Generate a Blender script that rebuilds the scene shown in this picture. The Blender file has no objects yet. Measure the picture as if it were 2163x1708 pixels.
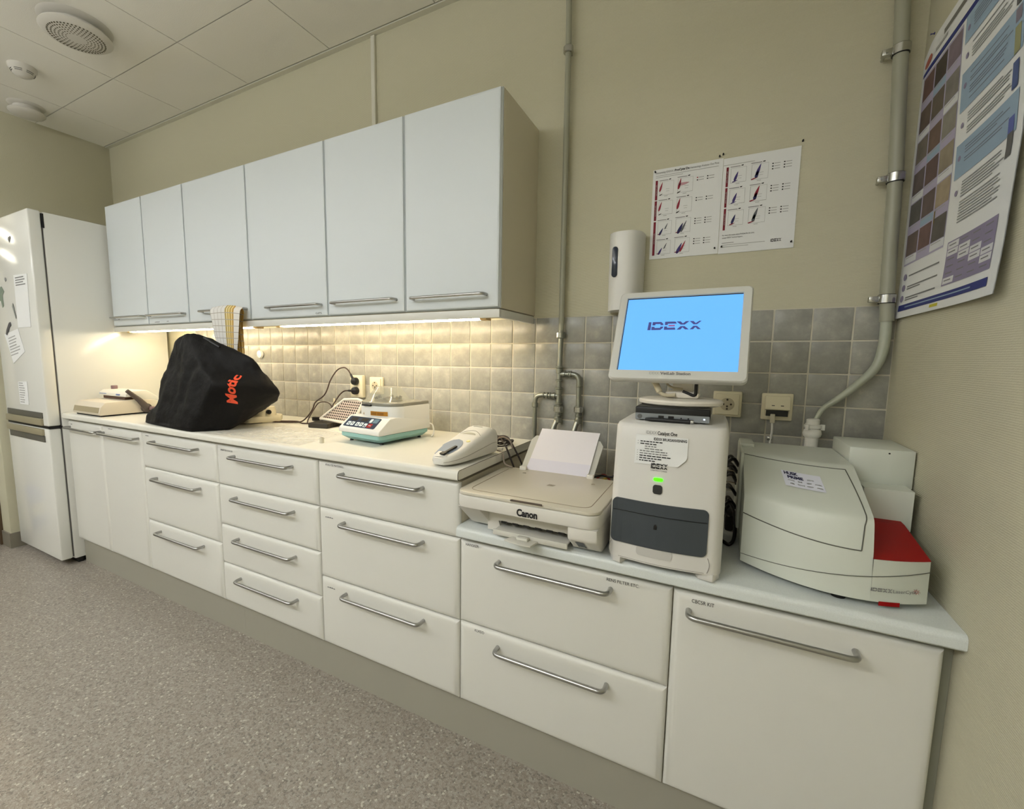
import bpy, bmesh, math, random
from mathutils import Vector, Matrix
from mathutils.bvhtree import BVHTree
PI = math.pi
sc = bpy.context.scene
COL = sc.collection

# ---------------------------------------------------------------- camera, world, exposure
YAW, PIT, ROL, FPX, PPX, PPY = .4874, -.1116, .0094, 943.4182, 1019.9389, 862.3444
cam_d = bpy.data.cameras.new('camera')
cam = bpy.data.objects.new('camera', cam_d)
COL.objects.link(cam)
_F = Vector((-math.sin(YAW)*math.cos(PIT), math.cos(YAW)*math.cos(PIT), math.sin(PIT)))
_R0 = Vector((math.cos(YAW), math.sin(YAW), 0))
_U0 = _R0.cross(_F)
_R = _R0*math.cos(ROL) + _U0*math.sin(ROL)
_U = -_R0*math.sin(ROL) + _U0*math.cos(ROL)
cam.matrix_world = Matrix(((_R.x, _U.x, -_F.x, 3.3967), (_R.y, _U.y, -_F.y, -1.6976), (_R.z, _U.z, -_F.z, 1.2211), (0, 0, 0, 1)))
cam_d.sensor_fit = 'HORIZONTAL'
cam_d.sensor_width = 36
cam_d.lens = FPX/2163*36
cam_d.shift_x = (2163/2 - PPX)/2163
cam_d.shift_y = (PPY - 1708/2)/2163
cam_d.clip_start = .02
sc.camera = cam

w = bpy.data.worlds.new('world')
sc.world = w
w.use_nodes = True
w.node_tree.nodes['Background'].inputs[0].default_value = (.7, .8, 1, 1)
w.node_tree.nodes['Background'].inputs[1].default_value = .15
sc.view_settings.view_transform = 'Standard'
sc.view_settings.look = 'None'
sc.view_settings.exposure = 0
sc.view_settings.gamma = 1
sc.view_settings.use_curve_mapping = False

LAMP_MAIN = 18.5     # ceiling luminaires
LAMP_FAR = 12.0
LAMP_TUBE = 58.0     # under-cabinet tubes

# ---------------------------------------------------------------- materials
def lin(c):
    return tuple(((v/255)/12.92 if v/255 <= .04045 else ((v/255+.055)/1.055)**2.4) for v in c)

MATS = {}
def mat(name, rgb=(200, 200, 200), rough=.5, metal=0.0, spec=.5, emit=None, estr=0, alpha=None, trans=0, ior=1.45, noise=None, bump=None, coat=0):
    """rgb is an sRGB albedo; noise=(scale, amount), bump=(scale, strength)"""
    if name in MATS:
        return MATS[name]
    m = bpy.data.materials.new(name)
    m.use_nodes = True
    nt = m.node_tree
    b = nt.nodes['Principled BSDF']
    c = lin(rgb)
    b.inputs['Base Color'].default_value = (*c, 1)
    b.inputs['Roughness'].default_value = rough
    b.inputs['Metallic'].default_value = metal
    b.inputs['Specular IOR Level'].default_value = spec
    b.inputs['IOR'].default_value = ior
    if coat:
        b.inputs['Coat Weight'].default_value = coat
        b.inputs['Coat Roughness'].default_value = .08
    if trans:
        b.inputs['Transmission Weight'].default_value = trans
    if alpha is not None:
        b.inputs['Alpha'].default_value = alpha
    if emit:
        b.inputs['Emission Color'].default_value = (*lin(emit), 1)
        b.inputs['Emission Strength'].default_value = estr
    tc = None
    if noise or bump:
        tc = nt.nodes.new('ShaderNodeTexCoord')
    if noise:
        n = nt.nodes.new('ShaderNodeTexNoise')
        n.inputs['Scale'].default_value = noise[0]
        n.inputs['Detail'].default_value = 4
        nt.links.new(tc.outputs['Object'], n.inputs['Vector'])
        mx = nt.nodes.new('ShaderNodeMixRGB')
        k = noise[1]
        mx.inputs[1].default_value = (*[v*(1-k) for v in c], 1)
        mx.inputs[2].default_value = (*[min(1, v*(1+k)) for v in c], 1)
        nt.links.new(n.outputs['Fac'], mx.inputs[0])
        nt.links.new(mx.outputs[0], b.inputs['Base Color'])
    if bump:
        n = nt.nodes.new('ShaderNodeTexNoise')
        n.inputs['Scale'].default_value = bump[0]
        n.inputs['Detail'].default_value = 3
        nt.links.new(tc.outputs['Object'], n.inputs['Vector'])
        bp = nt.nodes.new('ShaderNodeBump')
        bp.inputs['Strength'].default_value = bump[1]
        bp.inputs['Distance'].default_value = .002
        nt.links.new(n.outputs['Fac'], bp.inputs['Height'])
        nt.links.new(bp.outputs[0], b.inputs['Normal'])
    MATS[name] = m
    return m

def N(nt, t, **kw):
    n = nt.nodes.new(t)
    for k, v in kw.items():
        setattr(n, k, v)
    return n

def ramp(nt, fac, stops, interp='LINEAR'):
    r = N(nt, 'ShaderNodeValToRGB')
    r.color_ramp.interpolation = interp
    e = r.color_ramp.elements
    while len(e) > 1:
        e.remove(e[-1])
    e[0].position = stops[0][0]
    e[0].color = (*lin(stops[0][1]), 1)
    for p, c in stops[1:]:
        x = e.new(p)
        x.color = (*lin(c), 1)
    nt.links.new(fac, r.inputs[0])
    return r.outputs[0]

def floor_mat():
    m = mat('speckled_vinyl', (150, 140, 128), .3, spec=.4)
    nt = m.node_tree
    b = nt.nodes['Principled BSDF']
    tc = N(nt, 'ShaderNodeTexCoord')
    v = N(nt, 'ShaderNodeTexVoronoi')
    v.inputs['Scale'].default_value = 170
    nt.links.new(tc.outputs['Object'], v.inputs['Vector'])
    sep = N(nt, 'ShaderNodeSeparateColor')
    nt.links.new(v.outputs['Color'], sep.inputs[0])
    c1 = ramp(nt, sep.outputs[0], [(0, (92, 88, 82)), (.1, (126, 117, 107)), (.34, (148, 138, 127)), (.62, (158, 151, 141)), (.84, (170, 165, 156)), (.965, (216, 211, 198))], 'CONSTANT')
    n2 = N(nt, 'ShaderNodeTexNoise')
    n2.inputs['Scale'].default_value = 420
    n2.inputs['Detail'].default_value = 2
    nt.links.new(tc.outputs['Object'], n2.inputs['Vector'])
    c2 = ramp(nt, n2.outputs['Fac'], [(0.3, (118, 110, 100)), (.5, (150, 142, 131)), (.62, (166, 160, 150)), (.72, (205, 198, 184))])
    mx = N(nt, 'ShaderNodeMixRGB')
    mx.inputs[0].default_value = .5
    nt.links.new(c1, mx.inputs[1])
    nt.links.new(c2, mx.inputs[2])
    nt.links.new(mx.outputs[0], b.inputs['Base Color'])
    return m

def wall_mat():
    m = mat('woven_wallpaper', (199, 195, 171), .75, spec=.25)
    nt = m.node_tree
    b = nt.nodes['Principled BSDF']
    tc = N(nt, 'ShaderNodeTexCoord')
    wv = N(nt, 'ShaderNodeTexWave', wave_type='BANDS', bands_direction='Z')
    wv.inputs['Scale'].default_value = 75
    wv.inputs['Distortion'].default_value = 1.5
    wv.inputs['Detail'].default_value = 1
    wv.inputs['Detail Scale'].default_value = 3
    n = N(nt, 'ShaderNodeTexNoise')
    n.inputs['Scale'].default_value = 260
    nt.links.new(tc.outputs['Object'], wv.inputs['Vector'])
    nt.links.new(tc.outputs['Object'], n.inputs['Vector'])
    ad = N(nt, 'ShaderNodeMath', operation='ADD')
    nt.links.new(wv.outputs['Fac'], ad.inputs[0])
    nt.links.new(n.outputs['Fac'], ad.inputs[1])
    bp = N(nt, 'ShaderNodeBump')
    bp.inputs['Strength'].default_value = .35
    bp.inputs['Distance'].default_value = .0012
    nt.links.new(ad.outputs[0], bp.inputs['Height'])
    nt.links.new(bp.outputs[0], b.inputs['Normal'])
    return m

def tile_mat():
    m = mat('grey_glazed_tile', (140, 140, 134), .3, spec=.5)
    nt = m.node_tree
    b = nt.nodes['Principled BSDF']
    g = N(nt, 'ShaderNodeNewGeometry')
    n = N(nt, 'ShaderNodeTexNoise')
    n.inputs['Scale'].default_value = 26
    n.inputs['Detail'].default_value = 6
    n.inputs['Roughness'].default_value = .65
    nt.links.new(g.outputs['Position'], n.inputs['Vector'])
    c = ramp(nt, n.outputs['Fac'], [(.28, (148, 148, 140)), (.5, (161, 160, 152)), (.64, (173, 171, 162)), (.76, (194, 191, 180))])
    mx = N(nt, 'ShaderNodeMixRGB', blend_type='MULTIPLY')
    mx.inputs[0].default_value = 1
    r = ramp(nt, g.outputs['Random Per Island'], [(0, (236, 236, 236)), (1, (255, 255, 253))])
    nt.links.new(c, mx.inputs[1])
    nt.links.new(r, mx.inputs[2])
    nt.links.new(mx.outputs[0], b.inputs['Base Color'])
    n2 = N(nt, 'ShaderNodeTexNoise')
    n2.inputs['Scale'].default_value = 60
    nt.links.new(g.outputs['Position'], n2.inputs['Vector'])
    bp = N(nt, 'ShaderNodeBump')
    bp.inputs['Strength'].default_value = .25
    bp.inputs['Distance'].default_value = .002
    nt.links.new(n2.outputs['Fac'], bp.inputs['Height'])
    nt.links.new(bp.outputs[0], b.inputs['Normal'])
    return m

WALL = wall_mat()
FLOOR = floor_mat()
TILE = tile_mat()
GROUT = mat('grout', (206, 201, 184), .9)
CEIL = mat('ceiling_tile', (240, 238, 229), .9, bump=(300, .3))
CEILGAP = mat('ceiling_gap', (105, 100, 88), .9)
TRIMW = mat('white_trim', (214, 212, 198), .5)
CAB = mat('white_lacquer', (219, 218, 211), .38, bump=(900, .04))
CABU = mat('white_front_cool_light', (212, 218, 221), .4, spec=.35, bump=(700, .03))  # cool daylight on the wall cabinet doors is tinted into this base colour
CARC = mat('white_melamine', (214, 206, 184), .45)
GAP = mat('shadow_gap', (60, 58, 52), .9)
PLINTH = mat('grey_plinth', (160, 157, 144), .5)
BASEB = mat('grey_baseboard', (128, 122, 108), .5)
CTOP = mat('white_laminate', (226, 224, 214), .28, noise=(60, .02))
CTOP2 = mat('speckled_laminate', (214, 219, 217), .3, noise=(420, .12))
EDGE = mat('brown_edge_line', (70, 58, 44), .6)
STEEL = mat('brushed_steel', (176, 176, 174), .28, 1)
PIPE = mat('galvanised_pipe', (150, 152, 142), .38, .9)
CONDUIT = mat('grey_painted_pipe', (158, 158, 140), .4)
ZINC = mat('zinc', (190, 190, 186), .25, 1)
RUBBER = mat('black_rubber', (26, 25, 24), .6)
BLACK = mat('black_plastic', (20, 20, 21), .4)
INK = mat('black_ink', (38, 37, 38), .8)
INKG = mat('grey_ink', (128, 128, 128), .8)
INKL = mat('light_ink', (165, 165, 163), .8)
PAPER = mat('white_paper', (228, 229, 228), .8)
PAPERV = mat('copier_paper', (226, 223, 228), .8)
WPL = mat('white_plastic', (222, 221, 215), .35)
WPLD = mat('offwhite_plastic', (208, 205, 196), .42)
FRW = mat('fridge_white', (226, 226, 220), .13, bump=(500, .03))
TUBE = mat('lit_tube', (255, 240, 210), .5, emit=(255, 238, 206), estr=LAMP_TUBE)
LUM = mat('lit_diffuser', (255, 255, 255), .5, emit=(250, 252, 255), estr=LAMP_MAIN)
LUMF = mat('lit_far_tube', (255, 255, 255), .5, emit=(255, 248, 226), estr=LAMP_FAR)

# ---------------------------------------------------------------- builders
def fillet(pts, rad, n=5):
    pts = [Vector(p) for p in pts]
    out = [pts[0]]
    for i in range(1, len(pts)-1):
        a, b, c = pts[i-1], pts[i], pts[i+1]
        u, v = (a-b).normalized(), (c-b).normalized()
        r = min(rad, (a-b).length*.49, (c-b).length*.49)
        p0, p1 = b+u*r, b+v*r
        for k in range(n+1):
            t = k/n
            out.append(p0*(1-t)**2 + b*2*t*(1-t) + p1*t*t)
    out.append(pts[-1])
    return out

def spline(pts, n=8):
    pts = [Vector(p) for p in pts]
    P = [pts[0]*2-pts[1]] + pts + [pts[-1]*2-pts[-2]]
    out = []
    for i in range(1, len(P)-2):
        a, b, c, d = P[i-1:i+3]
        for k in range(n):
            t = k/n
            out.append(.5*((2*b)+(c-a)*t+(2*a-5*b+4*c-d)*t*t+(3*b-3*c+d-a)*t**3))
    out.append(pts[-1])
    return out

class B:
    """collects shapes into one bmesh; build() links them as one mesh object"""
    def __init__(self, *mats):
        self.bm = bmesh.new()
        self.mats = list(mats)
        self.uv = None

    def mi(self, m):
        if m is None:
            return 0
        if m not in self.mats:
            self.mats.append(m)
        return self.mats.index(m)

    def add(self, bm2, m=None, smooth=False, M=None):
        i = self.mi(m)
        for f in bm2.faces:
            f.material_index = i
            f.smooth = smooth
        if M is not None:
            bmesh.ops.transform(bm2, matrix=M, verts=bm2.verts)
        me = bpy.data.meshes.new('t')
        bm2.to_mesh(me)
        bm2.free()
        self.bm.from_mesh(me)
        bpy.data.meshes.remove(me)
        return self

    def box(self, x0, x1, y0, y1, z0, z1, m=None, bev=0, seg=2, M=None, smooth=False):
        b2 = bmesh.new()
        v = [b2.verts.new((x, y, z)) for x in (x0, x1) for y in (y0, y1) for z in (z0, z1)]
        for f in ((0, 1, 3, 2), (4, 6, 7, 5), (0, 4, 5, 1), (2, 3, 7, 6), (0, 2, 6, 4), (1, 5, 7, 3)):
            b2.faces.new([v[k] for k in f])
        bmesh.ops.recalc_face_normals(b2, faces=b2.faces)
        if bev:
            bmesh.ops.bevel(b2, geom=list(b2.edges), offset=bev, segments=seg, profile=.5, affect='EDGES')
        return self.add(b2, m, smooth or bev > 0, M)

    def prism(self, pts, h0, h1, m=None, ax='z', bev=0, seg=2, M=None, smooth=False, bevf=None):
        """pts in the plane across ax (z: x,y; y: x,z; x: y,z), extruded from h0 to h1"""
        b2 = bmesh.new()
        def P(p, h):
            return {'z': (p[0], p[1], h), 'y': (p[0], h, p[1]), 'x': (h, p[0], p[1])}[ax]
        a = [b2.verts.new(P(p, h0)) for p in pts]
        c = [b2.verts.new(P(p, h1)) for p in pts]
        n = len(pts)
        b2.faces.new(a)
        b2.faces.new(c[::-1])
        for i in range(n):
            b2.faces.new((a[i], a[(i+1) % n], c[(i+1) % n], c[i]))
        bmesh.ops.recalc_face_normals(b2, faces=b2.faces)
        if bev:
            es = list(b2.edges) if bevf is None else [e for e in b2.edges if bevf(e)]
            bmesh.ops.bevel(b2, geom=es, offset=bev, segments=seg, profile=.5, affect='EDGES')
        return self.add(b2, m, smooth or bev > 0, M)

    def poly(self, pts, m=None):
        vs = [self.bm.verts.new(p) for p in pts]
        f = self.bm.faces.new(vs)
        f.material_index = self.mi(m)
        return self

    def grid(self, fn, nu, nv, m=None, smooth=True, uv=False, ur=(0, 1), u0=0, u1=1, v0=0, v1=1):
        vs = [[self.bm.verts.new(fn(u0+(u1-u0)*i/nu, v0+(v1-v0)*j/nv)) for j in range(nv+1)] for i in range(nu+1)]
        if uv and self.uv is None:
            self.uv = self.bm.loops.layers.uv.new('UVMap')
        k = self.mi(m)
        for i in range(nu):
            for j in range(nv):
                f = self.bm.faces.new((vs[i][j], vs[i+1][j], vs[i+1][j+1], vs[i][j+1]))
                f.material_index = k
                f.smooth = smooth
                if uv:
                    for l, (a, b_) in zip(f.loops, ((i, j), (i+1, j), (i+1, j+1), (i, j+1))):
                        l[self.uv].uv = (ur[0]+(ur[1]-ur[0])*a/nu, b_/nv)
        return self

    def tube(self, pts, r, m=None, seg=10, closed=False, caps=True, M=None):
        pts = [Vector(p) for p in pts]
        b2 = bmesh.new()
        n = len(pts)
        tang = []
        for i in range(n):
            t = pts[min(i+1, n-1)] - pts[max(i-1, 0)]
            tang.append(t.normalized())
        up = Vector((0, 0, 1)) if abs(tang[0].z) < .9 else Vector((1, 0, 0))
        nrm = (up - tang[0]*up.dot(tang[0])).normalized()
        rings = []
        for i in range(n):
            nrm = (nrm - tang[i]*nrm.dot(tang[i])).normalized()
            bn = tang[i].cross(nrm)
            rr = r[i] if isinstance(r, (list, tuple)) else r
            rings.append([b2.verts.new(pts[i] + (nrm*math.cos(2*PI*k/seg) + bn*math.sin(2*PI*k/seg))*rr) for k in range(seg)])
        for i in range(n-1):
            for k in range(seg):
                b2.faces.new((rings[i][k], rings[i][(k+1) % seg], rings[i+1][(k+1) % seg], rings[i+1][k]))
        if caps:
            b2.faces.new(rings[0][::-1])
            b2.faces.new(rings[-1])
        bmesh.ops.recalc_face_normals(b2, faces=b2.faces)
        return self.add(b2, m, True, M)

    def cyl(self, p0, p1, r, m=None, seg=20, r1=None, bev=0):
        p0, p1 = Vector(p0), Vector(p1)
        d = p1-p0
        L = d.length
        if bev:
            prof = [(0, 0), (r-bev, 0), (r, bev), (r, L-bev), (r-bev, L), (0, L)]
        else:
            prof = [(0, 0), (r, 0), (r if r1 is None else r1, L), (0, L)]
        return self.lathe(prof, p0, d, m, seg)

    def lathe(self, prof, o=(0, 0, 0), axis=(0, 0, 1), m=None, seg=24, smooth=True):
        b2 = bmesh.new()
        q = Vector(axis).normalized().to_track_quat('Z', 'Y').to_matrix().to_4x4()
        M = Matrix.Translation(Vector(o)) @ q
        rows = []
        for r, z in prof:
            if r < 1e-6:
                rows.append([b2.verts.new(M @ Vector((0, 0, z)))])
            else:
                rows.append([b2.verts.new(M @ Vector((r*math.cos(2*PI*k/seg), r*math.sin(2*PI*k/seg), z))) for k in range(seg)])
        for a, c in zip(rows, rows[1:]):
            for k in range(seg):
                k2 = (k+1) % seg
                if len(a) == 1 and len(c) == 1:
                    continue
                if len(a) == 1:
                    b2.faces.new((a[0], c[k], c[k2]))
                elif len(c) == 1:
                    b2.faces.new((a[k], a[k2], c[0]))
                else:
                    b2.faces.new((a[k], a[k2], c[k2], c[k]))
        bmesh.ops.recalc_face_normals(b2, faces=b2.faces)
        return self.add(b2, m, smooth)

    def text(self, s, o, size, m=None, right=(1, 0, 0), up=(0, 0, 1), bold=0, width=None, d=.0004, align='LEFT', cuts=0, fn=None, shear=0):
        cu = bpy.data.curves.new('t', 'FONT')
        cu.body = s
        cu.size = size
        cu.offset = bold*size
        cu.resolution_u = 3
        cu.shear = shear
        cu.align_x = align
        ob = bpy.data.objects.new('t', cu)
        COL.objects.link(ob)
        dg = bpy.context.evaluated_depsgraph_get()
        me = bpy.data.meshes.new_from_object(ob.evaluated_get(dg))
        b2 = bmesh.new()
        b2.from_mesh(me)
        bpy.data.objects.remove(ob)
        bpy.data.curves.remove(cu)
        bpy.data.meshes.remove(me)
        if cuts:
            bmesh.ops.subdivide_edges(b2, edges=b2.edges, cuts=cuts, use_grid_fill=True)
        r, u = Vector(right).normalized(), Vector(up).normalized()
        n = r.cross(u)
        if width and b2.verts:
            xs = [v.co.x for v in b2.verts]
            k = width/max(1e-6, max(xs)-min(xs))
            x0 = min(xs)
            for v in b2.verts:
                v.co.x = (v.co.x-x0)*k
        for v in b2.verts:
            v.co = Vector(o) + r*v.co.x + u*v.co.y + n*d
            if fn:
                v.co = fn(v.co)
        return self.add(b2, m, False)

    def build(self, name, parent=None, world=True, sub=0, auto=None, mod=None):
        bm = self.bm
        if world and parent is not None:
            o = Vector((0, 0, 0))
            p = parent
            while p is not None:
                o += p.location
                p = p.parent
            bmesh.ops.translate(bm, verts=bm.verts, vec=-o)
        me = bpy.data.meshes.new(name)
        bm.to_mesh(me)
        bm.free()
        for m in self.mats:
            me.materials.append(m)
        ob = bpy.data.objects.new(name, me)
        COL.objects.link(ob)
        if parent is not None:
            ob.parent = parent
        if any(p.use_smooth for p in me.polygons):
            me.set_sharp_from_angle(angle=math.radians(auto or 38))
        if sub:
            s = ob.modifiers.new('s', 'SUBSURF')
            s.levels = s.render_levels = sub
        return ob

def thing(name, label, cat, loc=(0, 0, 0), rz=0, group=None):
    o = bpy.data.objects.new(name, None)
    COL.objects.link(o)
    o.empty_display_size = .05
    o.location = loc
    o.rotation_euler = (0, 0, rz)
    return tag(o, label, cat, group)

def tag(o, label, cat, group=None):
    o['label'] = label
    o['category'] = cat
    if group:
        o['group'] = group
    return o

def struct(b, name, label=None):
    o = b.build(name)
    o['kind'] = 'structure'
    if label:
        o['label'] = label
    return o

def rebase(o, loc):
    """move a one-mesh thing's origin to loc"""
    o.data.transform(Matrix.Translation(-Vector(loc)))
    o.location = loc
    return o

def idexx(b, o, right, up, h, w, m, red=None, d=.0005):
    """the five-letter stencil logo: bars cut through the middle"""
    r, u = Vector(right).normalized(), Vector(up).normalized()
    n = r.cross(u)
    W = 5.75
    g = .09
    P = [
        [(0, 0), (.36, 0), (.36, 1), (.06, 1)],
        [(.5, .5+g), (.5, 1), (1.45, 1), (1.72, .74), (1.72, .5+g), (1.4, .5+g), (1.4, .74), (.84, .74), (.84, .5+g)],
        [(.44, .5-g), (.44, 0), (1.45, 0), (1.72, .26), (1.72, .5-g), (1.4, .5-g), (1.4, .26), (.78, .26), (.78, .5-g)],
        [(1.88, .5+g), (1.88, 1), (3.0, 1), (3.18, .74), (2.2, .74), (2.2, .5+g)],
        [(1.84, .5-g), (1.84, 0), (3.1, 0), (3.0, .26), (2.16, .26), (2.16, .5-g)],
        [(3.1, 1), (3.55, 1), (3.82, .74), (4.1, 1), (4.5, 1), (4.02, .5+g), (3.6, .5+g)],
        [(3.2, 0), (3.62, 0), (3.82, .26), (4.1, 0), (4.5, 0), (4.02, .5-g), (3.6, .5-g)],
        [(4.5, 1), (4.9, 1), (5.15, .74), (5.5, 1), (5.75, 1), (5.3, .5+g), (4.94, .5+g)],
        [(4.58, 0), (4.95, 0), (5.15, .26), (5.4, 0), (5.75, 0), (5.3, .5-g), (4.94, .5-g)]]
    for p in P:
        b.poly([Vector(o)+r*(x/W*w)+u*(y*h)+n*d for x, y in p], m)
    b.poly([Vector(o)+r*(x/W*w)+u*(y*h)+n*d for x, y in [(2.3, .42), (2.98, .42), (2.98, .58), (2.3, .58)]], red or m)

def rrect(x0, x1, y0, y1, r, n=4):
    out = []
    for cx, cy, a in ((x1-r, y1-r, 0), (x0+r, y1-r, 90), (x0+r, y0+r, 180), (x1-r, y0+r, 270)):
        for k in range(n+1):
            t = math.radians(a+90*k/n)
            out.append((cx+r*math.cos(t), cy+r*math.sin(t)))
    return out

# ---------------------------------------------------------------- room shell
XR, ZC = 3.829, 2.663
FX0, FY0 = -6.0, -4.4
struct(B(FLOOR).box(FX0, XR+.1, FY0, .1, -.1, 0), 'floor')
struct(B(WALL).box(-.5, XR+.1, 0, .1, 0, ZC+.1), 'wall_back')
struct(B(WALL).box(XR, XR+.1, FY0, 0, 0, ZC+.1), 'wall_right')
struct(B(WALL).box(FX0, -.5, -.694, .1, 0, ZC+.1, bev=.004), 'wall_left')
struct(B(WALL).box(FX0-.1, XR+.1, FY0-.1, FY0, 0, ZC+.1), 'wall_front')
struct(B(WALL).box(FX0-.1, FX0, FY0, -.694, 0, ZC+.1), 'wall_far')
c = B(CEIL)
c.box(FX0, XR, FY0, 0, ZC+.012, ZC+.1, CEILGAP)
xs = [.483+.597*k for k in range(-11, 7)]
ys = [-.03, -.385] + [-.385-.6*k for k in range(1, 8)]
for i in range(len(xs)-1):
    for j in range(len(ys)-1):
        xa, xb, ya, yb = xs[i], xs[i+1], ys[j+1], ys[j]
        if xb < FX0 or (xb < -.45 and yb > -.69) or xa > XR:
            continue
        c.box(max(xa, FX0)+.0022, min(xb, XR)-.0022, max(ya, FY0)+.0022, yb-.0022, ZC, ZC+.02)
c.box(-.5, XR, -.026, 0, ZC-.004, ZC+.02, TRIMW)
struct(c, 'ceiling')
t = B(BASEB)
t.box(-.5, -.492, -.694, -.55, 0, .095)
t.box(-.63, -.492, -.702, -.694, 0, .095)
struct(t, 'baseboard_left')
# brown door frame in the left wall
d = B(mat('brown_door_frame', (92, 74, 56), .5))
d.box(-.69, -.622, -.712, -.694, 0, 2.1, bev=.003)
d.box(-1.66, -1.592, -.712, -.694, 0, 2.1, bev=.003)
d.box(-1.66, -.622, -.712, -.694, 2.1, 2.17, bev=.003)
d.box(-1.592, -.69, -.7, -.694, 0.01, 2.1, mat('pale_door', (196, 188, 164), .5))
struct(d, 'door_1')
p = thing('storage_box', 'blue and cream printed box standing by the brown door frame at far left', 'box', (-.85, -.86, 0))
b = B(mat('box_blue', (38, 62, 132), .5)).box(-1.05, -.70, -.96, -.74, 0, .27, bev=.004)
b.build('carton', p)
b = B(mat('box_cream', (206, 198, 160), .6)).box(-1.02, -.71, -.962, -.96, .1, .19)
b.box(-.70, -.698, -.95, -.75, .1, .19)
b.build('printed_panel', p)

# tiled backsplash: every tile a raised block on a bed of grout
TP, TX, TZ = .0996, 2.6379, 1.3826
def tiles(b, x0, x1, z0, z1):
    k0 = math.floor((x0-TX)/TP)
    for k in range(k0, 60):
        xa, xb = max(TX+k*TP, x0), min(TX+(k+1)*TP, x1)
        if xa >= x1:
            break
        if xb-xa < .008:
            continue
        for j in range(12):
            za, zb = max(TZ-(j+1)*TP, z0), min(TZ-j*TP, z1)
            if zb <= z0:
                break
            if zb-za < .008:
                continue
            jx, jz = random.uniform(-.0004, .0004), random.uniform(-.0004, .0004)
            b.box(xa+.0022+jx, xb-.0022+jx, -.0112, -.004, za+.0022+jz, zb-.0022+jz, TILE, bev=.0018, seg=2)
random.seed(3)
b = B(GROUT)
b.box(.40, XR, -.0085, 0, .70, TZ)
tiles(b, .42, XR, .70, TZ)
o = struct(b, 'trim_1', 'grey square tile backsplash with pale grout along the back wall')

# ceiling luminaires behind the camera and in the far part of the room
def luminaire(x, y, lx, ly, label, m, drop=.46):
    t = thing('ceiling_lamp', label, 'lamp', (x, y, ZC))
    for k in (-.35, .35):
        xx, yy = (x+k*lx, y) if lx > ly else (x, y+k*ly)
        B(WPL).cyl((xx, yy, ZC-drop+.05), (xx, yy, ZC), .004, WPL, 8).build('suspension', t)
    B(m).box(x-lx/2, x+lx/2, y-ly/2, y+ly/2, ZC-drop, ZC-drop+.055, bev=.01).build('diffuser', t)
luminaire(-1.9, -2.5, 1.25, .2, 'ceiling lamp at the left of the room, beyond the fridge', LUM)
luminaire(.2, -2.5, 1.25, .2, 'ceiling lamp left of the camera, nearer the fridge', LUM)
luminaire(1.8, -2.5, 1.25, .2, 'ceiling lamp in the middle of the room', LUM)
luminaire(2.5, -3.1, 1.25, .2, 'ceiling lamp behind the camera near the right wall', LUM)
luminaire(-2.55, -1.12, .045, .72, 'slim ceiling lamp at the far left of the room, nearer the fridge', LUMF, .24)
luminaire(-3.65, -1.30, .045, 1.1, 'slim ceiling lamp at the far left of the room, farther from the fridge', LUMF, .24)

# ---------------------------------------------------------------- base cabinets, worktops
YF = -.5816
ZB = .148
def front(b, x0, x1, z0, z1, m=CAB, yf=YF, th=.018, soft=.017):
    """drawer or door front with softly rounded edges"""
    g = .0014
    x0 += g; x1 -= g; z0 += g; z1 -= g
    rings = []
    for ins, y in ((0, yf+th), (0, yf+.0125), (.0012, yf+.0095), (.004, yf+.007), (soft*.62, yf+.0022), (soft, yf+.0004), (soft+.006, yf)):
        rings.append([b.bm.verts.new(p) for p in ((x0+ins, y, z0+ins), (x1-ins, y, z0+ins), (x1-ins, y, z1-ins), (x0+ins, y, z1-ins))])
    k = b.mi(m)
    for a, c_ in zip(rings, rings[1:]):
        for i in range(4):
            f = b.bm.faces.new((a[i], a[(i+1) % 4], c_[(i+1) % 4], c_[i]))
            f.material_index = k
            f.smooth = True
    f = b.bm.faces.new(rings[-1])
    f.material_index = k
    f.smooth = True
    b.bm.faces.new(rings[0][::-1]).material_index = k
    return b

def handle(parent, x0, x1, z, yf=YF, r=.0062, out=.036):
    b = B(STEEL)
    b.tube(fillet([(x0+r, yf+.004, z), (x0+r, yf-out, z), (x1-r, yf-out, z), (x1-r, yf+.004, z)], .02, 6), r, seg=12)
    return b.build('handle', parent)

def label_text(parent, s, x, z, width, size=.0105, yf=YF, m=INK):
    b = B(m)
    b.text(s, (x, yf-.0004, z), size, m, width=width)
    return b.build('label_text', parent)

def label_dash(parent, x, z, w_, yf=YF, h=.004, m=INKG):
    b = B(m)
    k = max(2, int(w_/.009))
    for i in range(k):
        b.box(x+w_*i/k, x+w_*(i+.72)/k, yf-.0012, yf-.0006, z, z+h*(1 if i % 3 else .8))
    return b.build('label_text', parent)

def base_unit(label, x0, x1, ztop, fronts, name='base_cabinet'):
    """fronts: (kind, x0, x1, z0, z1, handle x0, handle x1, handle z, texts)"""
    t = thing(name, label, 'cabinet', ((x0+x1)/2, -.3, 0))
    c = B(CARC)
    c.box(x0+.0005, x1-.0005, YF+.0195, -.012, ZB, ztop)
    c.box(x0+.02, x1-.02, YF+.0188, YF+.0195, ZB+.01, ztop-.005, GAP)
    c.build('carcass', t)
    for kind, a, b_, z0, z1, h0, h1, hz, texts in fronts:
        f = front(B(CAB), a, b_, z0, z1).build(kind, t)
        handle(f, h0, h1, hz)
        for tx in texts:
            if tx[0] == '-':
                label_dash(f, *tx[1:])
            else:
                label_text(f, *tx)
    return t

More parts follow.
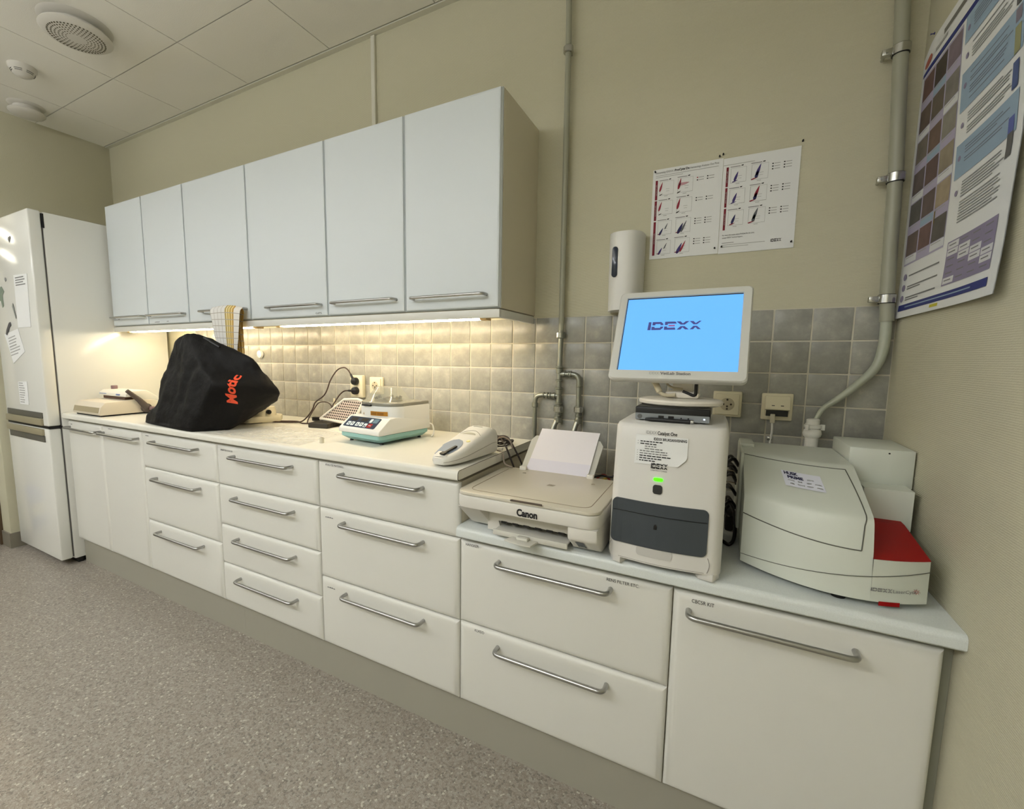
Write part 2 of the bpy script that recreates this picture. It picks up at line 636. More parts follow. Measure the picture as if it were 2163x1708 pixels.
XA, XB, XC, XD, XE, XF, XFE = .1221, .9214, 1.5217, 2.1265, 2.7272, 3.3271, 3.8102
ZT, ZT2 = .8517, .6752
XM = (XA+XB)/2
base_unit('white two-door base cabinet beside the fridge, below the heat sealer', XA, XB, ZT, [
    ('door', XA, XM, ZB, ZT, .155, .515, .815, [('-', .17, .829, .02)]),
    ('door', XM, XB, ZB, ZT, .547, .905, .815, [('-', .60, .838, .045)])])
zB = [.148, .4085, .676, .8517]
base_unit('white three-drawer base cabinet below the black microscope cover, between two-door and four-drawer units', XB, XC, ZT, [
    ('drawer', XB, XC, zB[2], zB[3], 1.038, 1.402, .814, [('-', .965, .835, .03)]),
    ('drawer', XB, XC, zB[1], zB[2], 1.038, 1.402, .637, []),
    ('drawer', XB, XC, zB[0], zB[1], 1.038, 1.402, .371, [])])
zC = [.148, .325, .4995, .676, .8517]
base_unit('white four-drawer base cabinet in the middle of the row', XC, XD, ZT, [
    ('drawer', XC, XD, zC[3], zC[4], 1.645, 2.005, .811, [('SPRØYTER KANYLER', 1.558, .826, .082)]),
    ('drawer', XC, XD, zC[2], zC[3], 1.645, 2.005, .636, []),
    ('drawer', XC, XD, zC[1], zC[2], 1.645, 2.005, .4575, []),
    ('drawer', XC, XD, zC[0], zC[1], 1.645, 2.005, .282, [])])
uD = base_unit('white three-drawer base cabinet at the right end of the high worktop, left of the printer', XD, XE, ZT, [
    ('drawer', XD, XE, zB[2], zB[3], 2.252, 2.602, .817, [('ANALYSE MATERIELL', 2.172, .8375, .088)]),
    ('drawer', XD, XE, zB[1]+.002, zB[2], 2.252, 2.602, .641, [('-', 2.165, .645, .04)]),
    ('drawer', XD, XE, zB[0], zB[1]+.002, 2.252, 2.602, .376, [('-', 2.165, .378, .04)])])
base_unit('white two-drawer base cabinet under the printer, marked HANSKER and KLADD', XE, XF, ZT2, [
    ('drawer', XE, XF, .413, ZT2, 2.857, 3.187, .637, [('HANSKER', 2.752, .6635, .044, .012), ('RENS FILTER ETC.', 3.17, .657, .08, .012)]),
    ('drawer', XE, XF, ZB, .413, 2.857, 3.187, .372, [('KLADD', 2.785, .398, .032, .012)])])
base_unit('white single-door base cabinet in the right corner, marked CBC5R KIT', XF, XFE, ZT2, [
    ('door', XF, XFE, ZB, ZT2, 3.357, 3.681, .632, [('CBC5R KIT', 3.369, .653, .047, .013)])])
b = B(mat('filler_gap_shade', (142, 142, 128), .6)).box(XFE+.0005, XR-.0005, YF+.03, -.012, ZB, ZT2)  # grey colour stands in for the shade of the recessed gap
tag(b.build('filler_strip'), 'narrow filler strip toned grey for the dark gap between the corner cabinet door and right wall', 'trim')
b = B(PLINTH)
b.box(XA, 1.62, -.553, -.535, 0, ZB)
b.box(1.6205, XR-.001, -.553, -.535, 0, ZB)
tag(b.build('plinth'), 'grey toe-kick board running under all the base cabinets', 'plinth')

def worktop(name, label, x0, x1, z0, z1, m, endm, seam=None):
    t = thing(name, label, 'worktop', ((x0+x1)/2, -.3, z0))
    r = .013
    pr = [(-.012, z0), (-.012, z1), (-.600+r, z1)]
    for k in range(1, 6):
        a = PI/2*k/6
        pr.append((-.600+r-r*math.sin(a), z1-r+r*math.cos(a)))
    pr += [(-.600, z1-r), (-.600, z0+.004), (-.596, z0)]
    b = B(m).prism(pr, x0, x1, m, 'x')
    for f in b.bm.faces:
        f.smooth = True
    b.build('top', t)
    if endm:
        e = B(endm)
        e.prism(pr, x1, x1+.0012, EDGE, 'x')
        e.prism([(y+(.0022 if y < -.3 else 0), min(max(z, z0+.0015), z1-.0012)) for y, z in pr], x1+.0012, x1+.002, endm, 'x')
        e.build('end_edge', t)
    return t
worktop('worktop', 'long white worktop at the higher level, under the wall cabinets', .118, 2.7325, .862, .892, CTOP, CTOP)
worktop('worktop', 'lower speckled worktop carrying the printer and analysers', 2.7285, XR-.0005, .690, .722, CTOP2, None)
# ---------------------------------------------------------------- wall cabinets, pelmet, tube lamps
YU = -.3261
ZU0, ZU1 = 1.3905, 2.089
U = [.1356, .5346, .931, 1.4321, 1.9334, 2.3353, 2.7283]
def wall_unit(label, doors, x0, x1):
    t = thing('wall_cabinet', label, 'cabinet', ((x0+x1)/2, -.16, ZU0))
    c = B(CARC).box(x0+.0003, x1-.0003, YU+.0195, -.001, ZU0+.001, ZU1-.001)
    c.build('carcass', t)
    for a, b_, h0, h1, hz in doors:
        f = front(B(CABU), a, b_, ZU0, ZU1, CABU, YU, .018, .006).build('door', t)
        handle(f, h0, h1, hz, YU, .0055, .03)
        if abs(a-U[3]) < .01:
            label_text(f, 'GIPS', 1.862, 1.401, .036, .011, YU)
        if abs(a-U[1]) < .01:
            label_dash(f, .60, 1.402, .05, YU)
            label_dash(f, .72, 1.403, .02, YU)
        if abs(a-U[0]) < .01:
            label_dash(f, .2, 1.43, .02, YU)
    return t
wall_unit('white two-door wall cabinet at the far left, next to the fridge', [(U[0], U[1], .158, .512, 1.44), (U[1], U[2], .555, .908, 1.44)], U[0], U[2])
wall_unit('white wall cabinet with the checked towel hung on its handle', [(U[2], U[3], 1.052, 1.412, 1.443)], U[2], U[3])
wall_unit('white wall cabinet marked GIPS, just right of the towel', [(U[3], U[4], 1.562, 1.904, 1.439)], U[3], U[4])
wall_unit('white wall cabinet, second from the right end of the row', [(U[4], U[5], 1.968, 2.30, 1.44)], U[4], U[5])
wall_unit('white wall cabinet at the right end of the row, side panel visible', [(U[5], U[6], 2.370, 2.685, 1.437)], U[5], U[6])
t = thing('light_pelmet', 'white pelmet board below the wall cabinets hiding the tube lamps', 'pelmet', (1.4, -.16, 1.36))
B(CAB).box(U[0], U[6], YU+.001, YU+.017, 1.3594, 1.387, bev=.0012).build('front_board', t)
B(CAB).box(U[6]-.016, U[6], YU+.0175, -.012, 1.3594, 1.387, bev=.0012).build('side_board', t)
B(CARC).box(U[0], U[6]-.0165, YU+.0175, -.001, 1.3875, 1.3902).build('soffit', t)
def tube_lamp(x0, x1, label):
    t = thing('tube_lamp', label, 'lamp', ((x0+x1)/2, -.25, 1.387))
    b = B(mat('lamp_body', (216, 200, 160), .5))
    b.box(x0, x1, -.278, -.222, 1.375, 1.387, bev=.002)
    b.build('housing', t)
    b = B(TUBE)
    b.cyl((x0+.03, -.25, 1.3655), (x1-.03, -.25, 1.3655), .0075, TUBE, 12)
    b.build('tube', t)
    for x in (x0, x1-.028):
        B(mat('lamp_cap', (206, 178, 128), .5)).box(x, x+.028, -.27, -.23, 1.357, 1.3748, bev=.002).build('end_cap', t)
tube_lamp(.16, 1.39, 'lit tube lamp under the left wall cabinets, behind the towel')
tube_lamp(1.53, 2.65, 'lit tube lamp under the right wall cabinets, above the centrifuge')

# ---------------------------------------------------------------- fridge
t = thing('fridge_freezer', 'tall white fridge freezer at the left end of the row', 'fridge', (-.176, -.3, 0))
FX, FR = -.467, .115
b = B(FRW).box(FX, FR, -.60, -.02, .03, 1.985, bev=.006)
b.build('body', t)
for x in (FX+.03, FR-.06):
    for y in (-.58, -.09):
        B(BLACK).box(x, x+.04, y-.01 if y > -.3 else y+.025, y+.03 if y > -.3 else y+.055, 0, .03).build('foot', t)
B(BLACK).box(FX+.01, FR-.004, -.585, -.56, .002, .03).build('kick_strip', t)
b = B(mat('gasket', (96, 94, 92), .7)).box(FX+.008, FR-.008, -.6065, -.6003, .045, 1.975)
b.build('seal', t)
for z0, z1, up in ((.82, 1.988, True), (.038, .806, False)):
    b = B(FRW)
    b.box(FX, FR, -.662, -.607, z0, z1, bev=.008, seg=3)
    dr = b.build('door', t)
    g = B(mat('handle_grey', (92, 90, 82), .45))
    h = B(mat('handle_beige', (168, 160, 134), .4, .3))
    if up:
        g.box(FX+.035, .063, -.6665, -.661, .862, .896, bev=.002)
        h.box(FX+.02, .063, -.674, -.661, .823, .861, bev=.003)
    else:
        h.box(FX+.02, .063, -.674, -.661, .766, .803, bev=.003)
        g.box(FX+.035, .067, -.6665, -.661, .728, .765, bev=.002)
    g.build('recess_strip', dr)
    h.build('handle', dr)
B(BLACK).box(FX+.004, FR+.002, -.66, -.6, .8075, .8185).build('divider', t)
B(BLACK).box(FR-.03, FR+.0015, -.606, -.596, 1.90, 1.975).build('hinge_cover', t)

def fridge_sheet(name, label, cat, pts, m=PAPER, lines=None, y=-.663):
    b = B(m)
    b.prism(pts, y-.0008, y, m, 'y')
    if lines:
        x0, x1, z0, z1, n, mm, rot = lines
        for i in range(n):
            zz = z1-(z1-z0)*i/max(1, n-1)
            wob = random.uniform(.6, 1)
            xx = x0+(x1-x0)*wob
            p = [(x0, zz), (xx, zz), (xx, zz+.006), (x0, zz+.006)]
            cx, cz = (x0+x1)/2, (z0+z1)/2
            p = [(cx+(a-cx)*math.cos(rot)-(c_-cz)*math.sin(rot), cz+(a-cx)*math.sin(rot)+(c_-cz)*math.cos(rot)) for a, c_ in p]
            b.prism(p, y-.0013, y-.0008, mm, 'y')
    o = b.build(name)
    return tag(rebase(o, (pts[0][0], y, pts[0][1])), label, cat)
fridge_sheet('paper_notice', 'large white notice with grey heading at the top of the fridge door', 'paper', [(-.15, 1.37), (.026, 1.37), (.044, 1.655), (-.14, 1.66)], lines=(-.12, .02, 1.60, 1.64, 4, INKG, 0))
fridge_sheet('paper_notice', 'tilted printed sheet with torn look, middle of the fridge door', 'paper', [(-.27, 1.165), (-.09, 1.235), (-.155, 1.365), (-.36, 1.335)], lines=(-.30, -.14, 1.22, 1.32, 7, INKL, .15))
fridge_sheet('paper_notice', 'small handwritten list just above the fridge door handle', 'paper', [(-.235, .93), (-.11, .93), (-.105, 1.066), (-.235, 1.06)], lines=(-.225, -.14, .94, 1.05, 9, INKL, 0))
fridge_sheet('fridge_magnet', 'small dark heart-shaped magnet high on the fridge door', 'magnet', [(-.15, 1.838), (-.128, 1.86), (-.132, 1.872), (-.146, 1.866), (-.158, 1.872), (-.165, 1.857)], BLACK)
fridge_sheet('fridge_magnet', 'tiny round grey magnet left of the large notice', 'magnet', [(-.262+.012*math.cos(k*PI/4), 1.645+.012*math.sin(k*PI/4)) for k in range(8)], INKG)
fridge_sheet('fridge_magnet', 'green animal shaped magnet at the left edge of the fridge door', 'magnet', [(-.45, 1.55), (-.43, 1.49), (-.41, 1.53), (-.36, 1.53), (-.345, 1.49), (-.325, 1.50), (-.33, 1.56), (-.30, 1.58), (-.33, 1.61), (-.40, 1.60), (-.45, 1.60)], mat('magnet_green', (120, 134, 118), .5))
fridge_sheet('fridge_magnet', 'slim grey magnet holding the left edge of the large notice', 'magnet', [(-.20, 1.49), (-.165, 1.42), (-.158, 1.43), (-.185, 1.51)], mat('magnet_grey', (128, 132, 128), .5), y=-.6645)
fridge_sheet('fridge_magnet', 'dark grey peanut-shaped magnet holding the tilted sheet', 'magnet', [(-.335, 1.335), (-.315, 1.33), (-.27, 1.375), (-.245, 1.385), (-.25, 1.405), (-.275, 1.40), (-.32, 1.36)], mat('magnet_dark', (84, 82, 84), .5), y=-.6645)

# ---------------------------------------------------------------- wall services
# vents and smoke detector on the ceiling
def vent(x, y, R, label, holes):
    t = thing('ceiling_vent', label, 'vent', (x, y, ZC))
    B(WPLD).lathe([(0, ZC-.03), (R*.62, ZC-.03), (R*.72, ZC-.012), (R*.98, ZC-.004), (R*1.02, ZC)], (x, y, 0), m=WPLD, seg=40).build('collar', t)
    b = B(WPLD)
    b.lathe([(0, ZC-.058), (R*.55, ZC-.057), (R*.9, ZC-.05), (R, ZC-.04), (R*.98, ZC-.034), (R*.8, ZC-.031), (0, ZC-.031)], (x, y, 0), m=WPLD, seg=48)
    b.build('disc', t)
    if holes:
        h = B(mat('vent_hole', (92, 86, 66), .8))
        for k in range(2, 9):
            rr = R*.095*k
            n = int(2*PI*rr/.0125)
            for i in range(n):
                a = 2*PI*i/n
                zz = ZC-.0583 + (.0008 if k < 6 else .0012*(k-5))
                h.lathe([(0, 0), (.0034, 0), (.0034, .0022), (0, .0022)], (x+rr*math.cos(a), y+rr*math.sin(a), zz), m=h.mats[0], seg=6)
        h.build('perforation', t)
    return t
vent(.795, -.652, .127, 'large round white perforated ceiling vent, nearest the camera', True)
vent(-.285, -.49, .082, 'small round white ceiling vent near the left wall corner', False)
t = thing('smoke_detector', 'small white smoke detector between the two ceiling vents', 'detector', (.185, -.645, ZC))
b = B(WPLD).lathe([(0, -.05), (.018, -.05), (.022, -.047), (.036, -.04), (.044, -.03), (.048, -.02), (.054, -.014), (.056, 0)], (.185, -.645, ZC), m=WPLD, seg=32)
b.build('housing', t)
b = B(BLACK)
for a0 in range(0, 360, 60):
    for zz, rr in ((-.033, .0425), (-.027, .0458)):
        b.tube([(.185+rr*math.cos(math.radians(a0+k*4)), -.645+rr*math.sin(math.radians(a0+k*4)), ZC+zz) for k in range(11)], .0013, BLACK, 5)
b.build('slot', t)
# cable trunking
o = B(TRIMW).box(1.912, 1.934, -.013, 0, ZU1-.01, ZC-.005, bev=.002).build('cable_trunking')
tag(o, 'slim white cable trunking running up from the wall cabinets to the ceiling', 'trunking')

# central air pipe with branches
t = thing('air_pipe', 'galvanised pipe down the wall right of the wall cabinets, branching twice', 'pipe', (2.845, -.03, .95))
b = B(CONDUIT).tube([(2.840, -.03, ZC), (2.846, -.03, 2.33), (2.8485, -.03, 1.33)], .0102, CONDUIT, 16)
b.build('upper_pipe', t)
b = B(PIPE)
b.tube(fillet([(2.8485, -.03, 1.335), (2.845, -.03, .99), (2.832, -.045, .955), (2.828, -.05, .915)], .03), .0096, PIPE, 16)
b.build('lower_pipe', t)
b = B(PIPE)
b.tube(fillet([(2.845, -.03, 1.164), (2.924, -.03, 1.164), (2.926, -.03, .99), (2.916, -.045, .955), (2.912, -.05, .915)], .028), .0098, PIPE, 14)
b.build('branch_pipe', t)
b = B(PIPE)
b.tube(fillet([(2.845, -.03, 1.079), (2.749, -.03, 1.079), (2.7485, -.03, .8925)], .028), .0092, PIPE, 14)
b.build('branch_pipe', t)
def coup(p0, p1, r):
    B(PIPE).cyl(p0, p1, r, PIPE, 16, bev=.0015).build('coupling', t)
for z, r, h in ((1.19, .0142, .008), (1.176, .0132, .02), (1.14, .0142, .007), (1.11, .0142, .007), (1.095, .013, .022), (1.05, .0142, .007), (1.028, .0175, .026), (1.005, .014, .008), (.985, .015, .02)):
    coup((2.846, -.03, z-h/2), (2.846, -.03, z+h/2), r)
for z, r, h in ((1.12, .0125, .007), (1.03, .0165, .024), (1.006, .0125, .008), (.985, .014, .02)):
    coup((2.926, -.03, z-h/2), (2.926, -.03, z+h/2), r)
for x, r, h in ((2.866, .013, .01), (2.884, .0122, .006), (2.892, .013, .006)):
    coup((x-h/2, -.03, 1.164), (x+h/2, -.03, 1.164), r)
for x, r, h in ((2.828, .013, .012), (2.812, .012, .006), (2.80, .013, .007), (2.786, .0125, .005)):
    coup((x-h/2, -.03, 1.079), (x+h/2, -.03, 1.079), r)
coup((2.7485, -.03, 1.03), (2.7485, -.03, 1.048), .0125)
coup((2.848, -.03, 1.30), (2.848, -.03, 1.324), .017)
BRASS = mat('brass', (178, 160, 110), .35, .8)
for x in (2.828, 2.912):
    b = B(BRASS).cyl((x, -.05, .93), (x-.002, -.052, .9), .0165, BRASS, 6)
    b.cyl((x-.002, -.052, .9), (x-.003, -.052, .84), .013, BRASS, 14)
    b.build('valve_nut', t)
for x, z in ((2.846, 2.32), (2.846, 1.312), (2.846, 1.028), (2.926, 1.03)):
    b = B(ZINC).box(x-.007, x+.007, -.03, -.0005, z-.006, z+.006)
    b.cyl((x, -.03, z-.011), (x, -.03, z+.011), .0178, ZINC, 16, bev=.002)
    b.build('wall_clip', t)

# right conduit with clamps, hose and fitting
t = thing('grey_conduit', 'thick grey conduit in the right corner held by metal clamps', 'pipe', (3.79, -.04, 1.3))
b = B(CONDUIT)
b.tube([(3.755, -.035, ZC), (3.762, -.035, 2.2), (3.786, -.035, 1.75), (3.795, -.035, 1.42), (3.801, -.035, 1.335)], .0165, CONDUIT, 20)
b.build('riser', t)
hose = B(mat('hose_grey', (172, 176, 160), .35))
pth = spline([(3.8, -.035, 1.36), (3.8, -.037, 1.27), (3.786, -.043, 1.207), (3.744, -.05, 1.152), (3.704, -.052, 1.111), (3.673, -.056, 1.083), (3.655, -.06, 1.047)], 6)
hose.tube(pth, [.0135 - .0075*min(1, max(0, (i-6)/(len(pth)-8))) for i in range(len(pth))], seg=14)
hose.build('hose', t)
for x, z in ((3.770, 2.05), (3.787, 1.722), (3.7955, 1.397)):
    b = B(ZINC)
    b.lathe([(.0175, -.011), (.0205, -.011), (.0205, .011), (.0175, .011), (.0175, -.011)], (x, -.035, z), m=ZINC, seg=24)
    b.lathe([(.0168, -.0125), (.0188, -.0125), (.0188, .0125), (.0168, .0125)], (x, -.035, z), m=RUBBER, seg=24)
    b.box(x-.040, x-.016, -.043, -.026, z-.008, z+.008, ZINC, bev=.002)
    b.cyl((x-.031, -.047, z), (x-.031, 0, z), .004, ZINC, 10)
    b.build('clamp', t)
t = thing('hose_fitting', 'white plastic drain fitting behind the right analyser, hose going in', 'fitting', (3.645, -.085, .93))
b = B(WPL)
b.lathe([(0, .722), (.021, .722), (.021, .93), (.0245, .93), (.0245, .958), (.021, .963), (.017, .967), (.0165, .995), (.0215, 1.0), (.0235, 1.008), (.0215, 1.018), (.017, 1.022), (.0225, 1.026), (.0225, 1.033), (.0165, 1.035), (.0165, 1.05), (.013, 1.052), (0, 1.052)], (3.648, -.075, 0), m=WPL, seg=28)
b.build('stem', t)
for k in range(3):
    a = k*2.1+.4
    B(WPL).box(-.004, .004, .018, .029, 1.02, 1.036, M=Matrix.Translation((3.648, -.075, 0)) @ Matrix.Rotation(a, 4, 'Z')).build('lug', t)

# sockets
def plate(b, x0, x1, z0, z1, y0, y1, m, bev=.003):
    b.box(x0, x1, y1, y0, z0, z1, m, bev=bev)
SOCK = mat('socket_cream', (224, 216, 188), .35)
def socket_single(x, z, s, label, dep=.04, grp=None):
    t = thing('wall_socket', label, 'socket', (x, -.012, z), group=grp)
    h = s/2
    b = B(SOCK)
    plate(b, x-h, x+h, z-h, z+h, -.0112, -.0112-dep*.35, SOCK, .004)
    plate(b, x-h*.82, x+h*.82, z-h*.82, z+h*.82, -.012-dep*.3, -.0112-dep*.55, SOCK, .003)
    b.build('frame', t)
    yy = -.0112-dep*.55
    b = B(mat('socket_well', (188, 178, 150), .5))
    b.lathe([(h*.46, 0), (h*.48, -.0015), (h*.5, 0), (h*.46, .0008), (0, .0008)], (x, yy-.0002, z), (0, -1, 0), b.mats[0], 28)
    b.build('well', t)
    b = B(mat('socket_hole', (58, 48, 36), .6))
    for dx, dz in ((-.26, 0), (.26, 0), (0, .36), (0, -.36), (0, -.16)):
        b.cyl((x+dx*h, yy, z+dz*h), (x+dx*h, yy-.002, z+dz*h), .0032, b.mats[0], 10)
    b.build('hole', t)
    return t
socket_single(3.4216, 1.079, .084, 'cream wall socket half hidden behind the monitor foot, left of data outlet')
socket_single(1.921, 1.085, .082, 'cream single wall socket directly above the centrifuge lid')
t = thing('wall_socket', 'cream double wall socket with two black plugs, left of the single socket', 'socket', (1.80, -.012, 1.078))
b = B(SOCK)
plate(b, 1.762, 1.843, 1.022, 1.132, -.0112, -.036, SOCK, .005)
b.build('frame', t)
t = thing('data_outlet', 'cream data outlet with two ports on the tiles, white cable plugged in', 'outlet', (3.56, -.012, 1.077))
b = B(SOCK)
plate(b, 3.518, 3.602, 1.035, 1.12, -.0112, -.024, SOCK, .004)
b.build('frame', t)
b = B(SOCK).prism([(-.0235, 1.047), (-.031, 1.068), (-.046, 1.07), (-.046, 1.078), (-.034, 1.112), (-.0235, 1.112)], 3.527, 3.593, SOCK, 'x', bev=.002)
b.build('hood', t)
B(BLACK).box(3.531, 3.589, -.036, -.0245, 1.049, 1.0665).build('port', t)
b = B(INK)
for x in (3.548, 3.572):
    b.box(x-.004, x+.004, -.0447, -.0443, 1.081, 1.084)
b.build('marking', t)
t = thing('network_cable', 'white network cable hanging from the data outlet behind the right analyser', 'cable', (3.55, -.04, 1.05))
b = B(WPL)
b.tube(spline([(3.549, -.04, 1.03), (3.55, -.045, 1.0), (3.548, -.04, .97), (3.546, -.035, .9), (3.546, -.03, .82), (3.55, -.03, .7245)], 6), .0031, WPL, 10)
b.build('lead', t)
b = B(mat('clear_plug', (196, 190, 170), .2))
b.box(3.5425, 3.5555, -.046, -.034, 1.028, 1.056, bev=.002)
b.build('connector', t)
b = B(ZINC)
b.box(3.538, 3.552, -.043, -.030, .972, .984, bev=.002)
b.build('clip', t)

# plugs with cords
def plug_cable(label, at, boot, path, r=.0033):
    t = thing('mains_cable', label, 'cord', at)
    b = B(BLACK)
    x, y, z = at
    b.lathe([(0, 0), (.0185, 0), (.0185, .016), (.0165, .022), (.009, .025), (0, .026)], (x, -.0365, z), (0, -1, 0), BLACK, 22)
    b.tube([Vector((x, -.052, z)), Vector(boot)], [.0075, .0048], BLACK, 12)
    b.build('plug', t)
    b = B(mat('brown_cord', (58, 40, 34), .5))
    b.tube(spline([Vector((x, -.052, z))*.1+Vector(boot)*.9]+[Vector(p) for p in path], 8), r, b.mats[0], 10)
    b.build('lead', t)
plug_cable('brown power cord arching high from the upper plug of the double socket', (1.805, -.0365, 1.103), (1.788, -.056, 1.138),
    [(1.775, -.06, 1.158), (1.752, -.065, 1.17), (1.722, -.08, 1.156), (1.697, -.1, 1.108), (1.682, -.11, 1.06), (1.665, -.12, 1.028), (1.625, -.135, .996), (1.612, -.14, .965), (1.60, -.16, .93), (1.575, -.18, .902), (1.53, -.2, .897), (1.46, -.22, .8955), (1.40, -.235, .8955), (1.36, -.2, .8955)])
plug_cable('brown power cord bending down from the lower plug of the double socket', (1.805, -.0365, 1.056), (1.768, -.055, 1.056),
    [(1.745, -.058, 1.053), (1.722, -.064, 1.036), (1.705, -.078, 1.005), (1.698, -.1, .97), (1.69, -.12, .93), (1.66, -.15, .9), (1.60, -.19, .8955), (1.52, -.16, .8955), (1.45, -.19, .8955), (1.40, -.22, .8955), (1.36, -.235, .8955)])
o = B(mat('brown_cord', (58, 40, 34), .5)).tube(spline([(1.71, -.09, .94), (1.64, -.06, .985), (1.56, -.05, .985), (1.525, -.06, .945), (1.53, -.1, .9), (1.56, -.13, .8955), (1.62, -.18, .8955), (1.69, -.2, .8955)], 8), .0028, None, 8).build('loop_cord')
tag(o, 'thin dark cord curling in a loop against the tiles left of perforated rack', 'cord')

# paper towel / soap dispenser
t = thing('soap_dispenser', 'white wall dispenser with dark oval window, left above the monitor', 'dispenser', (3.08, -.06, 1.39))
b = B(WPL)
def disp(u, v):
    a = PI*u
    hw, dp = .0585, .095
    z = 1.392+.262*v
    k = 1-.04*(1-v)**2
    return (3.079-hw*math.cos(a)*k*(abs(math.cos(a))**-.25 if abs(math.cos(a)) > .02 else 1), -dp*(math.sin(a)**.7), z)
b.grid(disp, 24, 6, WPL)
b.poly([disp(i/24, 1) for i in range(25)], WPL)
b.poly([disp(i/24, 0) for i in range(24, -1, -1)], WPL)
b.build('cover', t)
b = B(mat('dark_window', (44, 52, 66), .12))
b.prism([(3.053+.0095*(math.cos(a)), zc+.0095*math.sin(a)) for zc, a0 in ((1.595, 0), (1.512, PI)) for a in [a0+PI*k/8 for k in range(9)]], -.0965, -.085, b.mats[0], 'y', bev=.001)
o = b.build('level_window', t)
# ---------------------------------------------------------------- objects on the high worktop
H = .892
def sealer():
    t = thing('heat_sealer', 'beige sealing device with a grey lever, left end of worktop by fridge', 'device', (.37, -.47, H))
    BE = mat('sealer_beige', (214, 204, 184), .45)
    b = B(BE)
    # low body: sloped, rounded front
    pr = [(-.578, H+.008), (-.582, H+.02), (-.574, H+.05), (-.552, H+.0745), (-.40, H+.082), (-.31, H+.074), (-.285, H+.05), (-.28, H+.008)]
    b.prism(pr, .212, .515, BE, 'x', bev=.003)
    b.build('body', t)
    B(RUBBER).box(.225, .505, -.57, -.29, H, H+.009).build('foot', t)
    b = B(mat('sealer_front', (164, 152, 122), .4))
    b.prism([(-.5835, H+.022), (-.5762, H+.05), (-.5752, H+.0495), (-.5825, H+.0218)], .222, .505, None, 'x')
    b.build('front_panel', t)
    b = B(mat('sealer_white', (226, 222, 210), .4))
    b.prism([(-.455, H+.098), (-.452, H+.114), (-.43, H+.129), (-.35, H+.131), (-.295, H+.092), (-.29, H+.070), (-.38, H+.079), (-.41, H+.098)], .20, .51, None, 'x', bev=.003)
    hd = b.build('head', t)
    b = B(mat('logo_blue', (122, 138, 178), .6))
    b.box(.215, .29, -.4555, -.4515, H+.107, H+.1105)
    b.build('marking', hd)
    b = B(mat('logo_blue', (122, 138, 178), .6))
    b.box(.405, .445, -.4555, -.4515, H+.103, H+.112)
    b.build('marking', hd)
    B(mat('sealer_slot', (84, 60, 46), .7)).box(.235, .48, -.445, -.39, H+.0815, H+.0985).build('slot', t)
    b = B(mat('sealer_knob', (128, 104, 106), .5))
    b.cyl((.225, -.385, H+.128), (.225, -.385, H+.150), .016, None, 16, bev=.002)
    b.build('knob', t)
    lev = B(mat('lever_grey', (78, 68, 64), .5))
    lev.cyl((.516, -.365, H+.032), (.536, -.365, H+.032), .026, None, 20, bev=.003)
    lev.tube([(.53, -.365, H+.035), (.53, -.40, H+.08), (.528, -.455, H+.135)], [.019, .0145, .0105], None, 12)
    lev.build('lever', t)
    B(mat('sealer_knob', (128, 104, 106), .5)).box(.536, .575, -.36, -.335, H+.022, H+.04, bev=.003).build('peg', t)
sealer()
# pale blue folded pouch
o = B(mat('pale_blue_pouch', (186, 216, 206), .5))
def pouch(u, v, k=0):
    w_ = .36+.28*u
    return (w_, -.245+.05*v-.03*math.sin(PI*u)*(1-v)-k*math.sin(PI*v)*math.sin(PI*u), H+.002+(.05+.085*math.sin(PI*min(1, .25+.6*u)))*v+.006*math.sin(9*u+4*v)*v*(1-v))
o.grid(lambda u, v: pouch(u, v, .02), 14, 10, None)
o.grid(lambda u, v: pouch(u, v, -.012), 14, 10, None)
tag(o.build('pouch'), 'pale blue pouch leaning on the tiles behind the heat sealer', 'pouch')

# microscope with black dust cover
t = thing('microscope', 'cream microscope base peeking out beneath the black dust cover', 'microscope', (1.36, -.3, H))
CRM = mat('microscope_cream', (220, 212, 186), .4)
b = B(CRM)
b.prism([(1.22, -.40), (1.40, -.34), (1.452, -.20), (1.40, -.15), (1.22, -.15)], H+.004, H+.035, CRM, 'z', bev=.008)
b.lathe([(0, 0), (.055, 0), (.052, .05), (.046, .075), (0, .078)], (1.375, -.235, H+.002), m=CRM, seg=24)
b.prism([(1.26, -.36), (1.33, -.36), (1.33, -.28), (1.26, -.28)], H+.03, H+.18, CRM, 'z', bev=.01)
b.build('stand', t)
b = B(BLACK)
b.cyl((1.42, -.25, H+.055), (1.437, -.255, H+.055), .0115, BLACK, 16, bev=.002)
b.cyl((1.437, -.255, H+.055), (1.450, -.258, H+.056), .005, BLACK, 10)
b.build('focus_knob', t)
lf = [(.904, -.55, .8935), (.928, -.548, .945), (1.004, -.54, .99), (1.045, -.53, 1.109), (1.078, -.52, 1.173), (1.127, -.51, 1.275), (1.182, -.5, 1.312)]
ri = [(1.383, -.597, .8935), (1.41, -.595, .929), (1.472, -.588, 1.03), (1.512, -.58, 1.109), (1.425, -.56, 1.173), (1.308, -.535, 1.275), (1.254, -.505, 1.322)]
md = [(1.463, -.48, .8935), (1.505, -.47, .931), (1.562, -.47, 1.019), (1.60, -.47, 1.093), (1.54, -.48, 1.163), (1.436, -.49, 1.255), (1.29, -.49, 1.322)]
rb = [(1.35, -.36, .8935), (1.439, -.31, .947), (1.593, -.33, 1.02), (1.645, -.36, 1.074), (1.617, -.40, 1.147), (1.554, -.44, 1.225), (1.302, -.478, 1.315)]
bk = [(1.18, -.20, .95), (1.20, -.20, .97), (1.28, -.22, 1.02), (1.32, -.28, 1.09), (1.33, -.40, 1.16), (1.30, -.425, 1.24), (1.25, -.465, 1.313)]
lb = [(.93, -.38, .8935), (.95, -.36, .945), (1.01, -.33, .99), (1.05, -.36, 1.109), (1.09, -.41, 1.173), (1.13, -.43, 1.26), (1.195, -.465, 1.308)]
